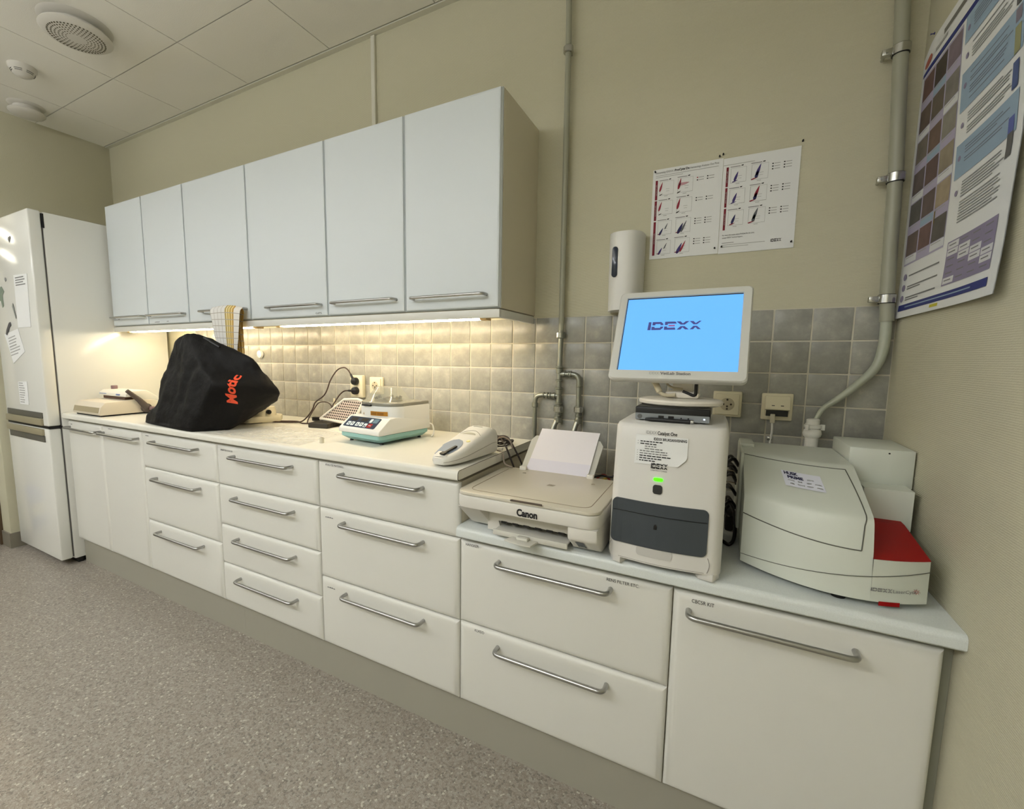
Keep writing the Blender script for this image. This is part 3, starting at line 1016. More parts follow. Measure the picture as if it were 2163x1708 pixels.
cols = [lf, [tuple((Vector(a)+Vector(c_))/2+Vector((0, -.012, 0)) for a, c_ in [(p, q)])[0] for p, q in zip(lf, ri)], ri, md, rb, bk, lb]
COVERM = mat('black_nylon', (17, 16, 16), .62, spec=.22, bump=(55, .9))
def crom(P, t):
    i = int(math.floor(t)); f = t-i
    a_, b_, c_, d_ = P(i-1), P(i), P(i+1), P(i+2)
    return .5*((2*b_)+(c_-a_)*f+(2*a_-5*b_+4*c_-d_)*f*f+(3*b_-3*c_+d_-a_)*f**3)
def colpt(col, t):
    P = lambda i: Vector(col[min(6, max(0, i))]) if -1 < i < 7 else (Vector(col[0])*2-Vector(col[1]) if i < 0 else Vector(col[6])*2-Vector(col[5]))
    return crom(P, min(5.9999, t))
nC = len(cols)
NV_, NU_ = 54, 14
bb = B(COVERM)
grid_ = []
for i in range(nC*NU_):
    col_ = []
    for j in range(NV_+1):
        t_ = 6*j/NV_
        q = [colpt(c_, t_) for c_ in cols]
        u_ = i/NU_
        smo = crom(lambda k: q[k % nC], u_)
        k0 = int(u_) % nC
        lin_ = q[k0].lerp(q[(k0+1) % nC], u_-int(u_))
        p_ = smo.lerp(lin_, .55)
        if j == 0:
            p_.z = H+.0012
        col_.append(bb.bm.verts.new(p_))
    grid_.append(col_)
for i in range(nC*NU_):
    for j in range(NV_):
        bb.bm.faces.new((grid_[i][j], grid_[(i+1) % (nC*NU_)][j], grid_[(i+1) % (nC*NU_)][j+1], grid_[i][j+1]))
cen = sum((g_[-1].co for g_ in grid_), Vector((0, 0, 0)))/len(grid_)
cvv = bb.bm.verts.new(cen+Vector((0, 0, .004)))
for i in range(nC*NU_):
    bb.bm.faces.new((grid_[i][-1], grid_[(i+1) % (nC*NU_)][-1], cvv))
bmesh.ops.recalc_face_normals(bb.bm, faces=bb.bm.faces)
from mathutils import noise as mn
bb.bm.normal_update()
for v in bb.bm.verts:
    if v.co.z > H+.012:
        p = v.co
        dsp = .006*mn.noise(Vector((p.x*9, p.y*9, p.z*6))) + .0055*mn.noise(Vector((p.x*24+3, p.y*24, p.z*15))) + .003*mn.noise(Vector((p.x*50, p.y*50, p.z*34)))
        # long folds running down the cloth
        dsp += .004*math.sin(38*(p.x*.8-p.z*.55)+4*mn.noise(p*5))*max(0, mn.noise(p*3+Vector((7, 0, 0)))+.2)
        dl = (p-Vector((1.555, -.50, 1.07))).length
        v.co = p + v.normal*dsp*(1-math.exp(-(dl/.10)**2))
for f in bb.bm.faces:
    f.smooth = True
bb.bm.normal_update()
tree = BVHTree.FromBMesh(bb.bm)
tcv = thing('dust_cover', 'black nylon dust cover with orange lettering, standing over the microscope', 'cover', (1.25, -.45, H))
bb.build('cloth', tcv, auto=80)
nrm = Vector((.42, -.9, .12)).normalized()
def onto(p):
    h = tree.ray_cast(p + nrm*.4, -nrm)
    return h[0] + nrm*.0018 if h[0] else p
up_ = Vector((-.99, 0, .12)); up_ = (up_-nrm*up_.dot(nrm)).normalized()
rt_ = up_.cross(nrm)
lt = B(mat('orange_print', (232, 84, 52), .5))
lt.text('Motic', (1.553, -.50, 1.015), .046, None, rt_, up_, bold=.035, width=.125, cuts=3, fn=onto)
lt.build('lettering', tcv)
b = B(BLACK)
b.tube([onto(Vector(p)) for p in ((1.33, -.49, 1.302), (1.39, -.475, 1.275), (1.43, -.47, 1.257))], .005, BLACK, 8)
b.build('strap', tcv)

# checked towel over a cabinet handle
def towel_mat():
    m = mat('checked_towel', (226, 224, 216), .85)
    nt = m.node_tree
    bs = nt.nodes['Principled BSDF']
    uv = N(nt, 'ShaderNodeUVMap')
    sp = N(nt, 'ShaderNodeSeparateXYZ')
    nt.links.new(uv.outputs[0], sp.inputs[0])
    def lines(src, n, wdt):
        a = N(nt, 'ShaderNodeMath', operation='MULTIPLY'); a.inputs[1].default_value = n
        nt.links.new(src, a.inputs[0])
        f = N(nt, 'ShaderNodeMath', operation='FRACT'); nt.links.new(a.outputs[0], f.inputs[0])
        l = N(nt, 'ShaderNodeMath', operation='LESS_THAN'); l.inputs[1].default_value = wdt
        nt.links.new(f.outputs[0], l.inputs[0])
        return l.outputs[0]
    col = ramp(nt, sp.outputs[0], [(0, (222, 220, 216)), (.48, (222, 220, 216)), (.5, (176, 152, 84)), (.54, (224, 208, 158)), (.585, (186, 160, 84)), (.62, (226, 208, 150)), (.66, (180, 148, 72)), (.70, (228, 204, 140)), (.745, (184, 144, 70)), (.79, (226, 222, 214))], 'CONSTANT')
    mx = N(nt, 'ShaderNodeMixRGB'); mx.inputs[2].default_value = (*lin((172, 164, 154)), 1)
    nt.links.new(lines(sp.outputs[1], 9, .1), mx.inputs[0]); nt.links.new(col, mx.inputs[1])
    mx2 = N(nt, 'ShaderNodeMixRGB'); mx2.inputs[2].default_value = (*lin((176, 170, 160)), 1)
    lx = lines(sp.outputs[0], 8, .1)
    lt_ = N(nt, 'ShaderNodeMath', operation='LESS_THAN'); lt_.inputs[1].default_value = .5
    nt.links.new(sp.outputs[0], lt_.inputs[0])
    mu = N(nt, 'ShaderNodeMath', operation='MULTIPLY')
    nt.links.new(lx, mu.inputs[0]); nt.links.new(lt_.outputs[0], mu.inputs[1])
    nt.links.new(mu.outputs[0], mx2.inputs[0]); nt.links.new(mx.outputs[0], mx2.inputs[1])
    nt.links.new(mx2.outputs[0], bs.inputs['Base Color'])
    return m
def lerp(a, c_, k):
    return a+(c_-a)*k
def towel_front(u, v):
    # v=1 at the handle, 0 at the bottom
    xl = [1.284, 1.245, 1.22, 1.203, 1.184]; xr = [1.372, 1.388, 1.40, 1.41, 1.421]
    k = v*4; i = min(3, int(k)); fr_ = k-i
    a = lerp(xl[i], xl[i+1], fr_); c_ = lerp(xr[i], xr[i+1], fr_)
    x = lerp(a, c_, u)
    z = 1.19+.262*v+.012*math.sin(PI*u*.9)*v**6-.012*u*v
    y = -.371-.008*math.sin(5.5*u+1.0)*(1.05-v)-.01*math.sin(PI*u)*(1-v) + (.0 if v < .93 else .012*((v-.93)/.07)**2)
    return (x, y, z)
def towel_back(u, v):
    xl = lerp(1.30, 1.20, v); xr = [1.408, 1.406, 1.403, 1.40, 1.418]
    k = v*4; i = min(3, int(k)); fr_ = k-i
    x = lerp(xl, lerp(xr[i], xr[i+1], fr_), u)
    return (x, -.346-.004*math.sin(7*u)*(1-v) - (.0 if v < .93 else .013*((v-.93)/.07)**2), 1.17+.281*v+.012*math.sin(PI*u*.9)*v**6-.012*u*v)
b = B(towel_mat())
b.grid(towel_front, 24, 24, None, uv=True)
b.grid(towel_back, 24, 24, None, uv=True, ur=(.3, .79))
b.grid(lambda u, v: tuple(Vector(towel_front(u, 1)).lerp(Vector(towel_back(u, 1)), v) + Vector((0, 0, .004*math.sin(PI*v)))), 24, 3, None, uv=True)
tag(b.build('checked_towel'), 'white and yellow checked towel hanging over a wall cabinet handle', 'towel')
o = B(WPL).lathe([(0, 0), (.02, 0), (.024, .006), (.02, .016), (.006, .02), (0, .02)], (1.06, -.0115, 1.233), (0, -1, 0), WPL, 20).build('wall_hook')
tag(o, 'small round white knob on the tiles just right of the towel', 'hook')

# clear crinkled protective sheet
def sheetfn(u, v):
    A, Bc, Cc, D = Vector((1.50, -.56, 0)), Vector((2.03, -.575, 0)), Vector((1.98, -.29, 0)), Vector((1.50, -.26, 0))
    p = A.lerp(Bc, u).lerp(D.lerp(Cc, u), v)
    h = abs(mn.noise(Vector((p.x*26, p.y*26, 0))))*.005+abs(mn.noise(Vector((p.x*60, p.y*60, 4))))*.002
    return (p.x, p.y, H+.0012+h*(min(1, 6*min(u, 1-u, v, 1-v))))
b = B(mat('clear_plastic_sheet', (240, 240, 234), .22, alpha=.4))
b.grid(sheetfn, 60, 44, None)
tag(b.build('plastic_sheet'), 'clear crinkled plastic sheet lying on the worktop left of the centrifuge', 'sheet')
b = B(mat('frosted_plastic', (226, 220, 200), .3, alpha=.75))
b.lathe([(0, 0), (.0085, 0), (.0085, .006), (.0085, .021), (.007, .021), (.007, .003), (0, .003)], (2.056, -.49, H+.0003), m=None, seg=20)
tag(b.build('specimen_cap'), 'tiny clear plastic tube standing on the worktop edge before the centrifuge', 'cap')

# dark tube tray and perforated stand
t = thing('tube_tray', 'black plastic tube tray lying beside the perforated rack', 'tray', (1.74, -.17, H))
b = B(mat('tray_black', (50, 46, 40), .55))
Mt = Matrix.Translation((1.745, -.165, H)) @ Matrix.Rotation(math.radians(12), 4, 'Z')
b.box(-.052, .052, -.085, .085, 0, .024, M=Mt, bev=.004)
for i in range(8):
    b.box(-.0535, .0535, -.08+.021*i, -.074+.021*i, .003, .02, M=Mt)
b.build('body', t)
b = B(mat('tray_well', (30, 27, 24), .7))
for i in range(4):
    for j in range(7):
        b.box(-.042+.022*i, -.025+.022*i, -.077+.0225*j, -.06+.0225*j, .0242, .0248, M=Mt)
b.build('well', t)
o = B(BLACK).box(1.555, 1.60, -.10, -.075, H+.002, H+.022, bev=.003).box(1.60, 1.72, -.095, -.080, H+.004, H+.014, bev=.002).build('power_adapter')
tag(o, 'small black adapter block lying by the tiles left of the perforated rack', 'adapter')

t = thing('perforated_stand', 'pale perforated triangular stand leaning between the tray and centrifuge', 'stand', (1.85, -.15, H))
PK = mat('stand_pink', (212, 196, 184), .5)
PW = mat('stand_white', (228, 222, 210), .45)
def pf(u, v):   # local plane of the perforated panel
    o_, ex, ey = Vector((1.685, -.16, .922)), Vector((.255, -.045, .0)), Vector((.05, .035, .125))
    return o_+ex*u+ey*v
tri_ = [(0, .0), (1.0, -.02), (1.0, .80), (.82, .86), (.44, .80)]
nP = Vector((.255, -.045, 0)).cross(Vector((.05, .035, .125))).normalized()
b = B(PK)
ff = [pf(*p) for p in tri_]
b.poly(ff, PK)
b.poly([p-nP*.002 for p in ff][::-1], PK)
b.build('panel', t)
b = B(PW)
for i in range(5):
    b.tube([ff[i], ff[(i+1) % 5]], .0065, PW, 8)
b.tube([ff[4], ff[4]+Vector((0, .03, -.122))], .004, PW, 8)
b.tube([ff[1], ff[1]+Vector((0, .02, -.027))], .004, PW, 8)
b.tube([ff[0], ff[0]+Vector((0, .02, -.027))], .004, PW, 8)
b.prism([(1.83, -.245), (2.03, -.33), (2.06, -.16), (1.84, -.10)], H+.0005, H+.003, PW, 'z')
b.build('frame', t)
b = B(mat('stand_hole', (48, 40, 34), .7))
def inside(u, v):
    return v > .05 and v < .8*u/.44-.07 and v < .77 and .03 < u < .98
for i in range(26):
    for j in range(9):
        u, v = .04+i*.056, .085+j*.092
        if inside(u, v):
            p = pf(u, v)
            b.cyl(p+nP*.0002, p+nP*.0008, .0048, None, 8)
hp = b.build('perforation', t)
hp['kind'] = 'stuff'
t = None
o = B(mat('white_stub', (226, 216, 186), .5)).lathe([(0, 0), (.016, 0), (.016, .05), (.006, .055), (.0055, .06), (.004, .12), (0, .12)], (1.665, -.05, H+.0005), m=None, seg=16).build('dropper_bottle')
tag(o, 'small cream bottle with a thin nozzle against the tiles behind the cords', 'bottle')

# centrifuge (local coordinates, front towards -y)
def centrifuge():
    t = thing('centrifuge', 'white and teal benchtop centrifuge with clear domed lid', 'centrifuge', (2.205, -.285, H), math.radians(-6))
    WC = mat('centrifuge_white', (226, 226, 222), .3)
    TE = mat('centrifuge_teal', (140, 184, 180), .4)
    b = B(TE)
    b.prism(rrect(-.112, .112, -.148, .135, .022), .024, .038, TE, 'z')
    # tapered tray
    rA, rB = rrect(-.112, .112, -.148, .135, .022), rrect(-.096, .096, -.125, .12, .02)
    b2 = bmesh.new()
    a = [b2.verts.new((x, y, .024)) for x, y in rA]
    c_ = [b2.verts.new((x, y, .009)) for x, y in rB]
    n = len(a)
    for i in range(n):
        b2.faces.new((a[i], a[(i+1) % n], c_[(i+1) % n], c_[i]))
    b2.faces.new(c_)
    bmesh.ops.recalc_face_normals(b2, faces=b2.faces)
    b.add(b2, TE, True)
    b.build('base_tray', t, False)
    for x in (-.085, .085):
        for y in (-.11, .10):
            B(BLACK).lathe([(0, 0), (.008, 0), (.006, .006), (.006, .012), (0, .012)], (x, y, 0), m=BLACK, seg=12).build('foot', t, False)
    b = B(WC)
    # body: full-depth lower part, sloped front, tall bowl housing behind with rounded front
    b.prism([(-.150, .0385), (-.152, .05), (-.146, .058), (-.092, .098), (-.06, .10), (.137, .075), (.137, .0385)], -.114, .114, WC, 'x', bev=.004)
    pl = [(-.112, .135), (-.112, -.015)]
    for k in range(0, 13):
        a_ = PI*k/12
        pl.append((-.112*math.cos(a_), -.015-.066*math.sin(a_)))
    pl += [(.112, -.015), (.112, .135)]
    b.prism(pl, .05, .140, WC, 'z', bev=.004, bevf=lambda e: all(v.co.z > .13 for v in e.verts))
    b.build('housing', t, False)
    LID = mat('lid_grey', (150, 148, 138), .25, .3)
    b = B(LID)
    pl2 = [(x*.985, y*.985) for x, y in pl]
    b.prism(pl2, .1405, .153, LID, 'z', bev=.003)
    b.build('lid_plate', t, False)
    CL = mat('clear_dome', (186, 186, 170), .07, alpha=.36, spec=.7)
    b = B(CL)
    b.lathe([(.1, .1532), (.098, .1555), (.093, .157), (.050, .210), (.047, .212), (0, .213)], (0, .01, 0), m=CL, seg=40)
    b.build('dome', t, False)
    b = B(BLACK)
    b.lathe([(0, .1535), (.06, .1535), (.055, .162), (.02, .165), (.012, .172), (0, .172)], (0, .01, 0), m=BLACK, seg=20)
    for k in range(6):
        a_ = k*PI/3
        b.cyl((.045*math.cos(a_), .01+.045*math.sin(a_), .158), (.052*math.cos(a_), .01+.052*math.sin(a_), .172), .007, BLACK, 10)
    b.build('rotor', t, False)
    b = B(BLACK).box(-.05, .0, -.088, -.078, .1385, .1455, bev=.002)
    b.build('latch', t, False)
    # control panel on the slope from (-.146,.058) to (-.092,.098)
    e0, e1 = Vector((0, -.146, .058)), Vector((0, -.092, .098))
    dv = (e1-e0)
    up = dv.normalized()
    nn = Vector((1, 0, 0)).cross(up)
    def Q(x0, x1, v0, v1, m, k, bld):
        pts = rrect(x0, x1, v0, v1, min(.003, (x1-x0)*.2, (v1-v0)*.2), 3)
        bld.poly([e0+up*v+Vector((x, 0, 0))+nn*k for x, v in pts], m)
    NV = mat('panel_navy', (26, 46, 72), .5, spec=.12)
    KEY = mat('panel_key', (204, 218, 226), .6, spec=.2)
    b = B(NV)
    b.prism([(x, v) for x, v in rrect(-.100, .076, .006, .062, .006)], 0, .001, NV, 'z', M=Matrix(((1, 0, 0, 0), (0, up.y, nn.y, e0.y), (0, up.z, nn.z, e0.z), (0, 0, 0, 1))))
    pn = b.build('control_panel', t, False)
    b = B(mat('panel_display', (26, 26, 29), .5, spec=.12))
    Q(-.085, -.046, .038, .056, b.mats[0], .0014, b)
    Q(-.026, .012, .038, .056, b.mats[0], .0014, b)
    b.build('display', pn, False)
    b = B(KEY)
    for x in (-.086, -.064, -.036, -.014):
        Q(x, x+.018, .012, .032, KEY, .0014, b)
    Q(.010, .026, .010, .030, KEY, .0014, b)
    Q(.024, .038, .036, .056, KEY, .0014, b)
    Q(.042, .068, .036, .058, mat('panel_teal', (32, 92, 122), .4), .0013, b)
    for i, x in enumerate((-.077, -.055, -.027, -.005)):
        s_ = 1 if i % 2 == 0 else -1
        b.poly([e0+up*(.022+s_*dv_)+Vector((x+dx, 0, 0))+nn*.0017 for dx, dv_ in ((-.005, -.004), (.005, -.004), (0, .005))], NV)
    Q(.013, .023, .013, .019, NV, .0017, b)
    b.build('key', pn, False)
    b = B(mat('stop_key', (140, 28, 32), .6, spec=.15))
    Q(.030, .054, .010, .031, b.mats[0], .0014, b)
    Q(.036, .049, .019, .0215, KEY, .0017, b)
    b.build('stop_key', pn, False)
    # warning stickers on the curved front
    def arc(x, z, k=.0006):
        cs = max(-1, min(1, -x/.112)); s_ = math.sqrt(1-cs*cs)
        return Vector((x*(1+k/.112), -.015-.066*s_-k, z))
    st = B(mat('yellow_sticker', (178, 122, 30), .5))
    st.grid(lambda u, v: arc(-.005+.078*u, .103+.017*v), 14, 1, None)
    for u0 in (.04, .44):
        st.grid(lambda u, v: arc(-.005+.078*(u0+.36*u), .106+.010*v, .0009), 6, 1, mat('sticker_print', (140, 92, 22), .5))
    st.build('warning_sticker', t, False)
    tr = B(mat('triangle_ochre', (164, 128, 60), .5))
    tr.poly([arc(-.057, .103), arc(-.047, .103), arc(-.052, .113)], None)
    tr.build('warning_triangle', t, False)
    b = B(WPL)
    b.tube(spline([(.105, .13, .06), (.122, .142, .05), (.132, .138, .02), (.128, .128, .0035), (.118, .15, .0035)], 6), .0028, WPL, 8)
    b.build('mains_lead', t, False)
centrifuge()

# handheld strip reader, wedge shaped (local: nose towards -y)
def reader():
    t = thing('strip_reader', 'pale wedge-shaped strip reader with blue-grey scoop at worktop corner', 'reader', (2.665, -.44, H), math.radians(-4))
    RW = mat('reader_white', (224, 222, 214), .35)
    b = B(RW)
    # profile along y: nose low, back high
    def sec(k):
        y = -.145+.275*k
        hw = .052*math.sqrt(max(0, 1-(1-min(1, (k+.02)/.42))**2))*.98+.004
        hw = min(hw, .0535)*(1 if k < .9 else 1-.1*((k-.9)/.1)**2)
        top = .026+.068*min(1, k/.86)**.95-(.012*max(0, (k-.86)/.14)**2)
        return y, hw, top
    rows = []
    nk = 26
    for i in range(nk+1):
        k = i/nk
        y, hw, top = sec(k)
        ring = []
        for x_, z_ in ((-.9, .004), (-1, .010), (-1.0, .55), (-.97, .8), (-.86, .95), (-.6, 1), (-.2, 1.02), (.2, 1.02), (.6, 1), (.86, .95), (.97, .8), (1.0, .55), (1, .010), (.9, .004)):
            ring.append(b.bm.verts.new((hw*x_, y, max(.003, z_*top) if z_ > .02 else .003+z_)))
        rows.append(ring)
    m_ = len(rows[0])
    for r0, r1 in zip(rows, rows[1:]):
        for i in range(m_):
            f = b.bm.faces.new((r0[i], r0[(i+1) % m_], r1[(i+1) % m_], r1[i]))
            f.smooth = True
    b.bm.faces.new(rows[0])
    b.bm.faces.new(rows[-1][::-1])
    bmesh.ops.recalc_face_normals(b.bm, faces=b.bm.faces)
    # seam groove
    body = b.build('housing', t, False, auto=50)
    tree_ = BVHTree.FromPolygons([v.co for v in body.data.vertices], [list(p.vertices) for p in body.data.polygons])
    def ontop(x, y, k=.0008):
        h = tree_.ray_cast(Vector((x, y, .3)), Vector((0, 0, -1)))
        return (h[0] if h[0] else Vector((x, y, .03))) + Vector((0, 0, k))
    s_ = B(mat('reader_scoop_shade', (134, 146, 162), .5))  # flat blue-grey patch, its colour darkened for the shading of the hollow
    s_.grid(lambda u, v: ontop(-.010+.038*(2*v-1)*math.sqrt(max(0.0001, 1-(2*u-1)**2)), -.076+.056*(2*u-1), .0012), 18, 8, None)
    s_.build('scoop', t, False)
    s_ = B(RW)
    s_.grid(lambda u, v: ontop(-.026+.05*v*(1-.3*u), -.138+.03*u, .0022), 8, 6, None)
    s_.build('lip', t, False)
    s_ = B(BLACK)
    p0, p1 = ontop(.004, -.128, .004), ontop(.016, -.072, .003)
    dd = p1-p0
    s_.prism([(-.0045, 0), (.0045, 0), (.0045, .004), (-.0045, .004)], 0, dd.length, BLACK, 'z', M=Matrix.Translation(p0) @ dd.to_track_quat('Z', 'Y').to_matrix().to_4x4())
    s_.prism([(-.009, 0), (.009, 0), (.009, .005), (-.009, .005)], -.004, .010, BLACK, 'z', M=Matrix.Translation(p0) @ dd.to_track_quat('Z', 'Y').to_matrix().to_4x4())
    s_.build('strip_slot', t, False)
    s_ = B(mat('reader_button', (236, 226, 160), .4))
    c0 = ontop(.027, -.022, 0)
    s_.lathe([(0, .0022), (.005, .002), (.007, .001), (.0075, -.001)], c0, (0, -.25, 1), None, 20)
    s_.build('button', t, False)
    s_ = B(mat('reader_display', (176, 174, 158), .3))
    s_.grid(lambda u, v: ontop(-.030+.056*u, .022+.014*v*math.sin(PI*u)**.4, .0006), 12, 3, None)
    s_.build('display', t, False)
    s_ = B(mat('reader_seam', (150, 146, 136), .6))
    s_.tube([ontop(-.040+.08*k/14, .030+.022*math.sin(PI*k/14), .0003) for k in range(15)], .0008, None, 6)
    s_.tube([ontop(-.022+.036*k/6, .085, .0003) for k in range(7)], .001, None, 6)
    for sx in (-1, 1):
        s_.tube([(sx*(sec(k/20)[1]+.0004), sec(k/20)[0], sec(k/20)[2]*.42+.004) for k in range(0, 20)], .0007, None, 5)
    s_.build('seam', t, False)
reader()
# cable bundle
t = thing('cable_bundle', 'coiled black and grey cables behind the strip reader at worktop corner', 'cable', (2.67, -.18, H))
b = B(mat('cable_dark', (44, 34, 32), .5))
random.seed(5)
for k in range(5):
    cx, cy, rx, ry = 2.655+random.uniform(-.012, .012), -.165+random.uniform(-.015, .015), .04+random.uniform(-.012, .008), .05+random.uniform(-.012, .01)
    b.tube([(cx+rx*math.cos(2*PI*i/20), cy+ry*math.sin(2*PI*i/20), H+.004+.005*k+.003*math.sin(i)) for i in range(21)], .0026, None, 8)
b.tube(spline([(2.60, -.14, H+.016), (2.66, -.18, H+.032), (2.70, -.22, H+.022), (2.737, -.27, H+.012), (2.775, -.28, H-.06), (2.79, -.25, H-.13)], 6), .0032, None, 8)
b.tube(spline([(2.62, -.12, H+.02), (2.68, -.15, H+.03), (2.74, -.22, H+.012), (2.79, -.23, H-.07), (2.79, -.2, H-.15)], 6), .0032, None, 8)
b.build('coil', t)
b = B(mat('cable_grey', (146, 134, 124), .5))
b.tube(spline([(2.69, -.33, H+.02), (2.64, -.24, H+.022), (2.60, -.17, H+.02), (2.585, -.13, H+.006), (2.62, -.10, H+.004)], 6), .0018, None, 8)
b.tube(spline([(2.70, -.34, H+.008), (2.66, -.26, H+.004), (2.62, -.2, H+.004)], 6), .0018, None, 8)
b.tube(spline([(2.752, -.25, .9), (2.741, -.25, .926), (2.715, -.255, .939), (2.691, -.265, .926), (2.687, -.275, .898), (2.715, -.285, .8945), (2.738, -.30, .885), (2.752, -.315, .858), (2.79, -.335, .8535)], 8), .003, None, 8)
b.build('grey_lead', t)
B(WPL).box(2.713, 2.728, -.29, -.275, H+.004, H+.014, bev=.002).build('tie', t)
# ---------------------------------------------------------------- printer on the low worktop
L = .722
def printer():
    t = thing('printer', 'beige white inkjet printer with scanner lid on the lower worktop', 'printer', (2.95, -.47, L))
    PB = mat('printer_beige', (217, 214, 206), .42)
    PL = mat('printer_lid', (204, 198, 182), .3, noise=(500, .03))
    PD = mat('printer_inner', (150, 146, 134), .5)
    x0, x1, yb, yf = 2.752, 3.158, -.318, -.648
    z0, z1 = L+.004, L+.128
    b = B(PB)
    # upper shell: rounded plan
    b.prism(rrect(x0, x1, yf, yb, .035, 6), L+.083, L+.118, PB, 'z', bev=.004)
    # side lumps, sloping back underneath: profile in y,z
    sideL = [(yf+.003, L+.084), (-.632, L+.075), (-.560, L+.012), (-.545, z0), (yb, z0), (yb, L+.084)]
    b.prism(sideL, x0+.004, x0+.075, PB, 'x', bev=.006)
    b.prism([(yf+.003, L+.084), (yf+.006, L+.05), (-.590, L+.012), (-.575, z0), (yb, z0), (yb, L+.084)], x1-.078, x1-.002, PB, 'x', bev=.006)
    # back block behind the paper opening
    b.box(x0+.07, x1-.07, -.49, yb, z0, L+.084, PB)
    b.box(x0+.07, x1-.07, -.578, -.49, L+.036, L+.084, PB)
    # slanted cheeks of the opening
    for xa, xb, s_ in ((x0+.07, x0+.115, 1), (x1-.135, x1-.07, -1)):
        if s_ > 0:
            pl = [(xa, L+.084), (xb-.028, L+.084), (xb, z0), (xa, z0)]
        else:
            pl = [(xa, L+.084), (xa+.03, L+.055), (xa+.055, z0), (xb, z0), (xb, L+.084)]
        b.prism(pl, -.575, -.45, PB, 'y')
    b.box(x0+.07, x1-.07, -.625, -.49, L+.076, L+.0835, PB, bev=.002)
    b.build('body', t)
    b = B(PL)
    b.prism(rrect(x0+.001, x1-.001, yf+.002, yb+.002, .034, 6), L+.1185, L+.128, PL, 'z', bev=.003)
    lid = b.build('scanner_lid', t)
    s_ = B(mat('printer_seam', (150, 138, 118), .6))
    zt = L+.1283
    s_.tube(fillet([(x0+.03, -.345, zt), (x0+.03, yf+.03, zt), (x1-.03, yf+.03, zt), (x1-.03, -.345, zt)], .03), .0009, None, 6)
    s_.build('seam', lid)
    s_ = B(mat('lid_mark', (140, 132, 116), .6))
    for x, y in ((2.845, -.375), (3.075, -.395)):
        s_.prism([(x, y), (x+.012, y), (x+.008, y+.008)], zt-.0002, zt+.0012, None, 'z')
    for i in range(3):
        s_.box(2.962+.002*i, 2.982+.002*i, -.470+.005*i, -.4685+.005*i, zt-.0002, zt+.0004)
    s_.build('lid_mark', lid)
    B(mat('lid_notch', (92, 80, 70), .6)).prism([(2.925, yf-.0015), (3.015, yf-.0015), (3.012, yf+.004), (2.928, yf+.004)], L+.1252, L+.1288, None, 'z').build('finger_notch', lid)
    tx = B(INK)
    tx.text('Canon', (2.944, yf-.0006, L+.089), .026, INK, width=.058, bold=.045)
    tx.build('brand_text', t)
    b = B(PD)
    b.box(x0+.105, x1-.105, -.492, -.489, L+.008, L+.036, mat('printer_dark', (44, 38, 34), .7))
    b.build('paper_slot', t)
    for i in range(6):
        B(mat('roller_black', (36, 34, 32), .6)).box(2.866+.034*i, 2.886+.034*i, -.5795, -.560, L+.0305, L+.0375, bev=.002).build('roller', t)
    TR = mat('printer_tray', (206, 204, 194), .45)
    b = B(TR)
    b.box(2.858, 3.070, -.606, -.493, L+.014, L+.020, bev=.002)
    b.box(2.856, 3.072, -.612, -.605, L+.007, L+.0225, bev=.002)
    b.build('output_tray', t)
    b = B(TR)
    b.prism([(2.918, -.6125), (2.992, -.6125), (2.985, -.650), (2.958, -.653), (2.905, -.642)], L+.0085, L+.013, TR, 'z', bev=.001)
    b.box(2.935, 2.968, -.630, -.6125, L+.0125, L+.021, bev=.003)
    b.build('tray_extension', t)
    b = B(mat('badge_black', (40, 40, 42), .4))
    def bq(x, k, o=.0012):
        return (x, lerp(-.640, -.594, k)-o*.55, lerp(L+.0485, L+.015, k)-o*.8)
    b.poly([bq(3.099, .95), bq(3.121, .95), bq(3.121, .12), bq(3.099, .12)], None)
    b.poly([bq(3.103, .86, .0018), bq(3.117, .86, .0018), bq(3.117, .76, .0018), bq(3.103, .76, .0018)], INKL)
    b.build('badge', t)
    # rear paper support
    SG = mat('printer_support', (186, 186, 178), .45)
    def sup(x, k, off=0):
        return Vector((x-.017, -.325+.142*k, L+.118+.115*k+off))
    b = B(SG)
    pl = [(2.845, 0), (3.062, 0), (3.078, .08), (3.082, .80), (3.068, .92), (2.838, .92), (2.826, .80), (2.83, .08)]
    f1 = [sup(x, k) for x, k in pl]
    nn = Vector((0, .115, -.142)).normalized()
    b.poly(f1, SG)
    b.poly([p+nn*.004 for p in f1][::-1], SG)
    for i in range(len(pl)):
        b.poly([f1[i], f1[i]+nn*.004, f1[(i+1) % len(pl)]+nn*.004, f1[(i+1) % len(pl)]], SG)
    bmesh.ops.recalc_face_normals(b.bm, faces=b.bm.faces)
    b.build('paper_support', t)
    for x, w_ in ((2.820, .02), (3.048, .018)):
        B(PB).box(x-.004, x+w_, -.336, -.322, L+.118, L+.140, bev=.003).build('paper_guide', t)
    return sup
sup = printer()
b = B(PAPERV)
f1 = [sup(2.851, -.02, .0052), sup(3.061, -.02, .0052), sup(3.061, 1.08, .0052), sup(2.851, 1.08, .0052)]
f0 = [p+Vector((0, .0012, -.0015)) for p in f1]
b.poly(f1, PAPERV)
b.poly(f0[::-1], PAPERV)
for i in range(4):
    b.poly([f1[i], f0[i], f0[(i+1) % 4], f1[(i+1) % 4]], PAPERV)
b.poly([sup(2.851, -.02, .0061), sup(3.061, -.02, .0061), sup(3.061, .30, .0061), sup(2.851, .30, .0061)], mat('paper_crease', (216, 214, 226), .8))
tag(b.build('paper_stack'), 'blank white paper sheets standing in the printer feeder', 'paper')
